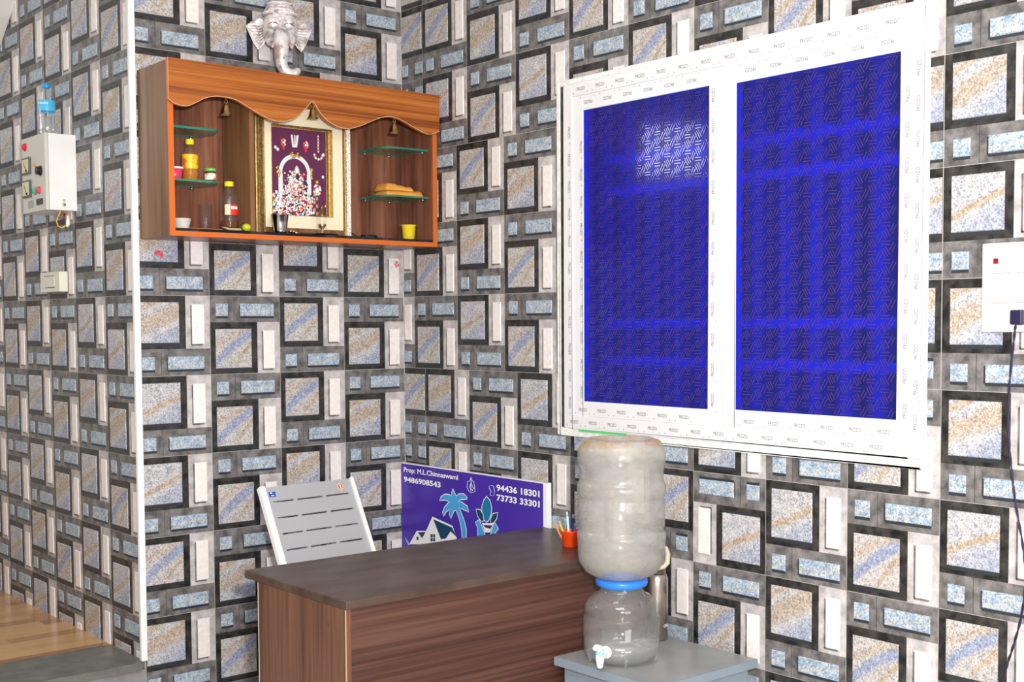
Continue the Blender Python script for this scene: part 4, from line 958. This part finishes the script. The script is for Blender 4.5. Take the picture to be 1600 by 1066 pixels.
tag(cl.build('folded_cloth'), 'folded yellow orange cloth on the lower right glass shelf', 'cloth')

# ------------------------------------------------------------------ silver elephant-head mask above the cabinet
el = thing('elephant_mask', (-.64, -.075, .8275), 'silver white elephant head mask with crown standing on top of the shrine cabinet', 'sculpture')
msil = mat('mask_silver', (.78, .74, .74), .26, .35); nt, b = nodes(msil)
nt.links.new(ramp(nt, noise(nt, 26, 4, .6), [(.38, (.42, .33, .32)), (.52, (.80, .76, .76)), (.75, (.93, .92, .93))]), b.inputs['Base Color'])
bump(nt, b, noise(nt, 70, 3, .6), .35, .003)
ex, ey = -.640, -.075
mb = MB(); S_ = lambda x, y, z, r: mb.sphere((ex + x, ey + y, z), r, msil, 20, 14)
S_(0, 0, 1.035, (.070, .060, .072)); S_(-.034, -.028, 1.058, (.036, .034, .034)); S_(.034, -.028, 1.058, (.036, .034, .034))
S_(-.036, -.032, .992, (.028, .028, .030)); S_(.036, -.032, .992, (.028, .028, .030)); S_(0, -.048, 1.000, (.030, .034, .050))
trunk = [(0, -.055, 1.010), (-.001, -.074, .975), (-.003, -.082, .940), (-.004, -.084, .908), (-.002, -.084, .880), (.010, -.084, .858), (.030, -.082, .848), (.052, -.080, .853), (.064, -.078, .868)]
mb.tube([(ex + a, ey + b_, z) for a, b_, z in trunk], [.034, .033, .030, .027, .024, .022, .020, .018, .015], msil, 16)
S_(.058, -.079, .863, (.018, .014, .014))
for k in range(9):
    a, b_, z = trunk[1 + k // 2] if k % 2 == 0 else tuple((trunk[1 + k // 2][q] + trunk[2 + k // 2][q]) / 2 for q in range(3))
hd_ = mb.build('head', el)
rm = hd_.modifiers.new('blend', 'REMESH'); rm.mode = 'VOXEL'; rm.voxel_size = .0042; rm.use_smooth_shade = True
sm_ = hd_.modifiers.new('soften', 'SMOOTH'); sm_.factor = .6; sm_.iterations = 6
for s_ in (-1, 1):
    mb = MB(); O = [(.050, 1.062), (.080, 1.080), (.112, 1.066), (.132, 1.050), (.118, 1.020), (.104, .985), (.086, .958), (.070, .975), (.055, 1.000)]
    cpt = (.085, 1.020); nO = len(O)
    V1 = [(ex + s_ * a, ey + .004 + .020 * (a - .05) / .08, z) for a, z in O]; V2 = [(x, y + .008, z) for x, y, z in V1]
    c1 = (ex + s_ * cpt[0], ey + .022, cpt[1]); c2 = (c1[0], c1[1] + .008, c1[2])
    mb.mesh(V1 + [c1], [(i, (i + 1) % nO, nO) for i in range(nO)], msil); mb.mesh(V2 + [c2], [((i + 1) % nO, i, nO) for i in range(nO)], msil)
    mb.mesh(V1 + V2, [(i, nO + i, nO + (i + 1) % nO, (i + 1) % nO) for i in range(nO)], msil)
    mb.tube(V1 + [V1[0]], .0032, msil, 8)
    for k in range(7):
        a = V1[3 + (k * 4) // 7]; f = k / 6; st = Vector((ex + s_ * .060, ey + .004, 1.055 - .05 * f)); en = Vector((ex + s_ * (.122 - .030 * f), ey + .016, 1.052 - .075 * f))
        mb.tube([st, st.lerp(en, .5) + Vector((0, -.001, -.004)), en], [.0026, .0024, .001], msil, 6)
    mb.build('ear', el)
    mb = MB(); mb.sphere((ex + s_ * .031, ey - .0605, 1.0365), (.015, .005, .0035), msil, 14, 8); mb.build('eyelid', el)
    mb = MB(); mb.sphere((ex + s_ * .031, ey - .0610, 1.0300), (.0115, .0045, .0058), mat('eye_green_grey', (.30, .34, .32), .2), 12, 8); mb.build('eye', el)
    mb = MB(); mb.tube([(ex + s_ * .012, ey - .0615, 1.046), (ex + s_ * .022, ey - .0635, 1.0505), (ex + s_ * .034, ey - .0645, 1.0515), (ex + s_ * .046, ey - .0620, 1.0475), (ex + s_ * .054, ey - .0580, 1.041)], [.0016, .0022, .0024, .0020, .001], mat('brow_brown', (.20, .11, .09), .4), 8); mb.build('brow', el)
    mb = MB(); mb.tube([(ex + s_ * .030, ey - .062, .972), (ex + s_ * .038, ey - .082, .955), (ex + s_ * .040, ey - .092, .947)], [.0085, .0070, .003], mat('tusk_rose', (.72, .50, .48), .3, .3), 12); mb.build('tusk', el)
mb = MB()
for r0, z0 in ((.066, 1.090), (.062, 1.102), (.054, 1.116), (.047, 1.130), (.040, 1.146), (.030, 1.162), (.020, 1.178)):
    mb.lathe([(r0, 0), (r0 + .003, .004), (r0 - .002, .012)], msil, (ex, ey - .002, z0), 36)
mb.lathe([(.018, 0), (.012, .02), (.006, .036), (.001, .048)], msil, (ex, ey - .002, 1.190), 24)
for k in range(30):
    a = PI + k / 29 * PI
    mb.sphere((ex + .067 * math.cos(a), ey - .002 + .067 * math.sin(a), 1.097), .0042, msil, 8, 6); mb.sphere((ex + .051 * math.cos(a), ey - .002 + .051 * math.sin(a), 1.136), .0032, msil, 8, 6)
cr = mb.build('crown', el)
mb = MB()
for k in range(5): a = PI * 1.25 + k / 4 * PI * .5; mb.sphere((ex + .058 * math.cos(a), ey - .002 + .060 * math.sin(a), 1.114), .0045, mat('rose_bead', (.65, .30, .30), .3), 8, 6)
mb.build('bead', cr)
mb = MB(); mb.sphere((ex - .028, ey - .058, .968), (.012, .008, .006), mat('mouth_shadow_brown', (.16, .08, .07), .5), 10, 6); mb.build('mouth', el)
el.scale = (.94, .94, .96); el.location = Vector((-.632, -.095, .8175)); el.rotation_euler = (0, 0, math.radians(-24))

# ------------------------------------------------------------------ control box on the left wall
bx = thing('control_box', (-1.24, .71, .345), 'pale grey electrical control box with meters and push buttons on the left wall', 'electrical box')
M['boxs'] = noisy('pale_grey_enamel', (.80, .80, .79), (.86, .86, .85), 5, .35); M['boxf'] = mat('beige_grey_front', (.60, .60, .54), .4)
BX0, BX1, BY0, BY1, BZ0, BZ1 = -1.302, -1.1785, .571, .835, .346, .646
mb = MB(); mb.box((BX0 + .014, BY0, BZ0), (BX1, BY1, BZ1), M['boxs']); mb.build('case', bx, bevel=.002)
mb = MB(); mb.box((BX0, BY0 - .001, BZ0 - .001), (BX0 + .0125, BY1 + .001, BZ1 + .001), M['boxf']); dr = mb.build('front_door', bx, bevel=.002)
def bf(y, z): return Vector((BX0 - .0002, y, z))     # a point on the door face
def fy(px_): return BY1 - (px_ - 15) / 245 * (BY1 - BY0)       # sketch coordinate across the door
def fz(pz_): return BZ1 - (pz_ - 100) / 760 * (BZ1 - BZ0)
for py_, a, b_ in ((0, 300, 470), (1, 530, 705)):
    z1_, z0_ = fz(a), fz(b_); ya, yb = fy(28), fy(112)
    mb = MB(); mb.box((BX0 - .008, yb, z0_), (BX0 - .0003, ya, z1_), mat('meter_bezel', (.10, .10, .09), .4)); mt = mb.build('meter', dr, bevel=.001)
    mb = MB(); mb.box((BX0 - .0095, yb + .010, z0_ + .008), (BX0 - .0082, ya - .010, z1_ - .007), mat('meter_face', (.66, .64, .42), .3)); mb.build('dial_face', mt)
    mb = MB(); mb.tube([(BX0 - .0100, yb + .030, z0_ + .012), (BX0 - .0100, ya - .030, z1_ - .02)], .0012, M['blackglass'], 6); mb.sphere((BX0 - .0102, yb + .028, z0_ + .014), .005, M['blackglass'], 10, 6); mb.build('needle', mt)
RY = Matrix.Rotation(-PI / 2, 3, 'Y')
def knob(name, px_, pz_, r, h, m, lab=None):
    mb = MB(); mb.lathe([(r * 1.3, 0), (r * 1.3, .002), (r, .003), (r, h), (r * .8, h + .002)], m, bf(fy(px_), fz(pz_)), 20, RY); o = mb.build(name, dr)
    if lab: o['label'] = lab
knob('indicator_lamp', 55, 185, .013, .010, mat('red_lens', (.70, .02, .05), .2), 'red round indicator lamp')
knob('push_button', 155, 655, .012, .010, mat('green_button', (.05, .50, .30), .3), 'green push button')
knob('push_button', 195, 655, .012, .010, mat('red_button', (.75, .06, .12), .3), 'red push button')
knob('rotary_switch', 210, 465, .016, .016, mat('black_knob', (.015, .015, .015), .3), 'black rotary switch')
mb = MB(); mb.box((BX0 - .004, fy(162), fz(412)), (BX0 - .0003, fy(148), fz(378)), mat('orange_slot', (.80, .25, .05), .4)); mb.build('fuse_cover', dr)
mb = MB(); mb.box((BX0 - .004, fy(228), fz(800)), (BX0 - .0003, fy(168), fz(742)), mat('black_socket', (.02, .03, .03), .3)); mb.build('socket', dr)
mb = MB()
for k in range(6): mb.box((BX0 - .0012, fy(132), fz(748 + k * 13)), (BX0 - .0003, fy(72), fz(742 + k * 13)), mat('vent_slot_grey', (.30, .30, .27), .6) if k == 0 else mb.mats[0])
mb.build('vent', dr)
mb = MB(); mb.lathe([(.007, 0), (.007, .002)], mat('brass_screw', (.65, .42, .10), .35, .6), (-1.232, BY0 - .0002, .368), 16, Matrix.Rotation(PI / 2, 3, 'X')); mb.build('earth_screw', bx)
mb = MB(); mb.box((-1.236, BY0 - .0010, .380), (-1.226, BY0 - .0003, .390), mat('small_print_grey', (.45, .45, .45), .5)); mb.build('earth_mark', bx)
wl = thing('loose_wires', (-1.23, .62, .345), 'short yellow, red and white wires hanging under the control box', 'wires')
mb = MB(); mb.tube([(-1.235, .60, .345), (-1.238, .625, .325), (-1.24, .635, .305), (-1.24, .615, .285), (-1.236, .585, .278), (-1.23, .565, .285)], .0028, mat('yellow_wire', (.85, .50, .02), .4), 8); o = mb.build('wire', wl); o['label'] = 'yellow wire'
mb = MB(); mb.tube([(-1.228, .61, .345), (-1.225, .60, .325), (-1.222, .570, .305), (-1.222, .555, .295)], .0028, mat('red_wire', (.60, .08, .04), .4), 8); o = mb.build('wire', wl); o['label'] = 'red wire'
mb = MB(); mb.tube([(-1.222, .560, .325), (-1.223, .556, .310), (-1.225, .552, .290), (-1.228, .556, .280)], [.005, .007, .008, .005], M['white_plastic'], 8); o = mb.build('connector', wl); o['label'] = 'white taped connector'
# bottle on the box
wb = thing('water_bottle', (-1.252, .68, BZ1), 'small half full water bottle with blue cap on top of the control box', 'bottle')
c = Vector((-1.252, .680, BZ1 + .0006))
mb = MB(); pr = [(.028, 0), (.0325, .004)]
for k in range(6): pr += [(.0325, .008 + k * .012), (.0305, .013 + k * .012)]
pr += [(.0325, .084), (.0325, .132), (.0310, .140), (.0265, .160), (.0150, .184), (.0135, .190), (.0135, .197)]
mb.lathe(pr, M['clear'], c, 32, cap1=False); mb.build('bottle', wb)
mb = MB(); mb.lathe([(.027, .003), (.0305, .006), (.0300, .078)], M['water'], c, 32); mb.build('water', wb)
mb = MB(); mb.lathe([(.0330, .098), (.0332, .099), (.0332, .140), (.0315, .142)], mat('sky_blue_label', (.08, .50, .80), .35), c, 32, cap0=False, cap1=False); lb = mb.build('label', wb)
mb = MB(); nd = tow; q = c + nd * .0338 + Vector((0, 0, .122)); letter(mb, 'Himaley', q - rt * .020, rt, Vector((0, 0, 1)), .040, .011, M['sw'], .02); mb.build('lettering', lb)
mb = MB(); mb.lathe([(.0155, .192), (.0160, .193), (.0160, .208), (.0145, .210)], mat('blue_cap', (.02, .30, .72), .35), c, 24); mb.build('cap', wb)

# ------------------------------------------------------------------ switches
def rocker(mb, y0, y1, z0, z1, x, m): mb.prism([(0, 0), (.0035, 0), (.0012, z1 - z0), (0, z1 - z0)], (x, y0, z0), (-1, 0, 0), (0, 0, 1), (0, 1, 0), y1 - y0, m)
M['sw_ivory'] = mat('ivory_plastic', (.72, .70, .60), .35)
s1 = thing('wall_switch', (-1.19, .80, .03), 'ivory switch plate on the tiled left wall below the control box', 'switch')
mb = MB(); mb.box((-1.214, .690, .028), (-1.1785, .912, .110), M['sw_ivory']); mb.build('plate', s1, bevel=.003)
mb = MB(); mb.box((-1.2165, .742, .048), (-1.2142, .852, .092), M['sw_ivory']); mb.build('rocker', s1, bevel=.001)
for z in (.045, .093): mb = MB(); mb.box((-1.2150, .740, z), (-1.2142, .868, z + .0018), M['blackglass']); mb.build('slot', s1)
s2 = thing('switch_board', (-.008, -2.78, -.14), 'white modular switch board at the right edge beside the window', 'switch board')
mb = MB(); mb.box((-.0125, -2.890, -.139), (-.0032, -2.6590, .092), M['white_plastic']); mb.build('plate', s2, bevel=.003)
for r_ in range(3):
    for c_ in range(3):
        ya = -2.685 - c_ * .068; zb = .013 - r_ * .076 + .002
        mb = MB(); mb.box((-.0150, ya - .055, zb), (-.0127, ya, zb + .058), M['white_plastic']); rk = mb.build('rocker_switch', s2, bevel=.0012)
        mb = MB(); mb.box((-.0135, ya - .053, zb - .0030), (-.0128, ya - .002, zb - .0012), mat('grey_gap', (.30, .25, .25), .6)); mb.build('gap', rk)
mb = MB(); mb.box((-.0160, -2.706, .038), (-.0151, -2.692, .052), mat('dark_red_lens', (.22, .01, .02), .3)); mb.build('indicator_lamp', s2)
ch = thing('charger_cable', (-.03, -2.775, -.09), 'dark twisted cable hanging from a plug in the switch board', 'cable')
mb = MB(); mb.box((-.050, -2.790, -.120), (-.0155, -2.757, -.082), mat('dark_blue_plug', (.015, .012, .05), .35)); mb.build('plug', ch, bevel=.004)
path = [(-.045, -2.772, -.118), (-.040, -2.765, -.16), (-.034, -2.752, -.27), (-.030, -2.748, -.38), (-.028, -2.756, -.48), (-.028, -2.770, -.58), (-.028, -2.790, -.68), (-.028, -2.800, -.77), (-.028, -2.790, -.87), (-.028, -2.770, -.95), (-.028, -2.752, -1.01), (-.028, -2.742, -1.07), (-.028, -2.738, -1.2), (-.03, -2.735, -1.45), (-.05, -2.73, -1.60)]
P = [Vector(p) for p in path]; dense = []
for i in range(len(P) - 1):
    a, b_, c_, d_ = P[max(i - 1, 0)], P[i], P[i + 1], P[min(i + 2, len(P) - 1)]
    for k in range(8):
        t = k / 8; dense.append(.5 * ((2 * b_) + (c_ - a) * t + (2 * a - 5 * b_ + 4 * c_ - d_) * t * t + (-a + 3 * b_ - 3 * c_ + d_) * t ** 3))
cab_m = mat('dark_violet_cable', (.02, .015, .05), .4)
for ph in (0, PI):
    mb = MB(); mb.tube([p + Vector((0, math.cos(i * .9 + ph) * .0019, 0)) + Vector((math.sin(i * .9 + ph) * .0019, 0, 0)) for i, p in enumerate(dense)], .0019, cab_m, 6); mb.build('strand', ch)
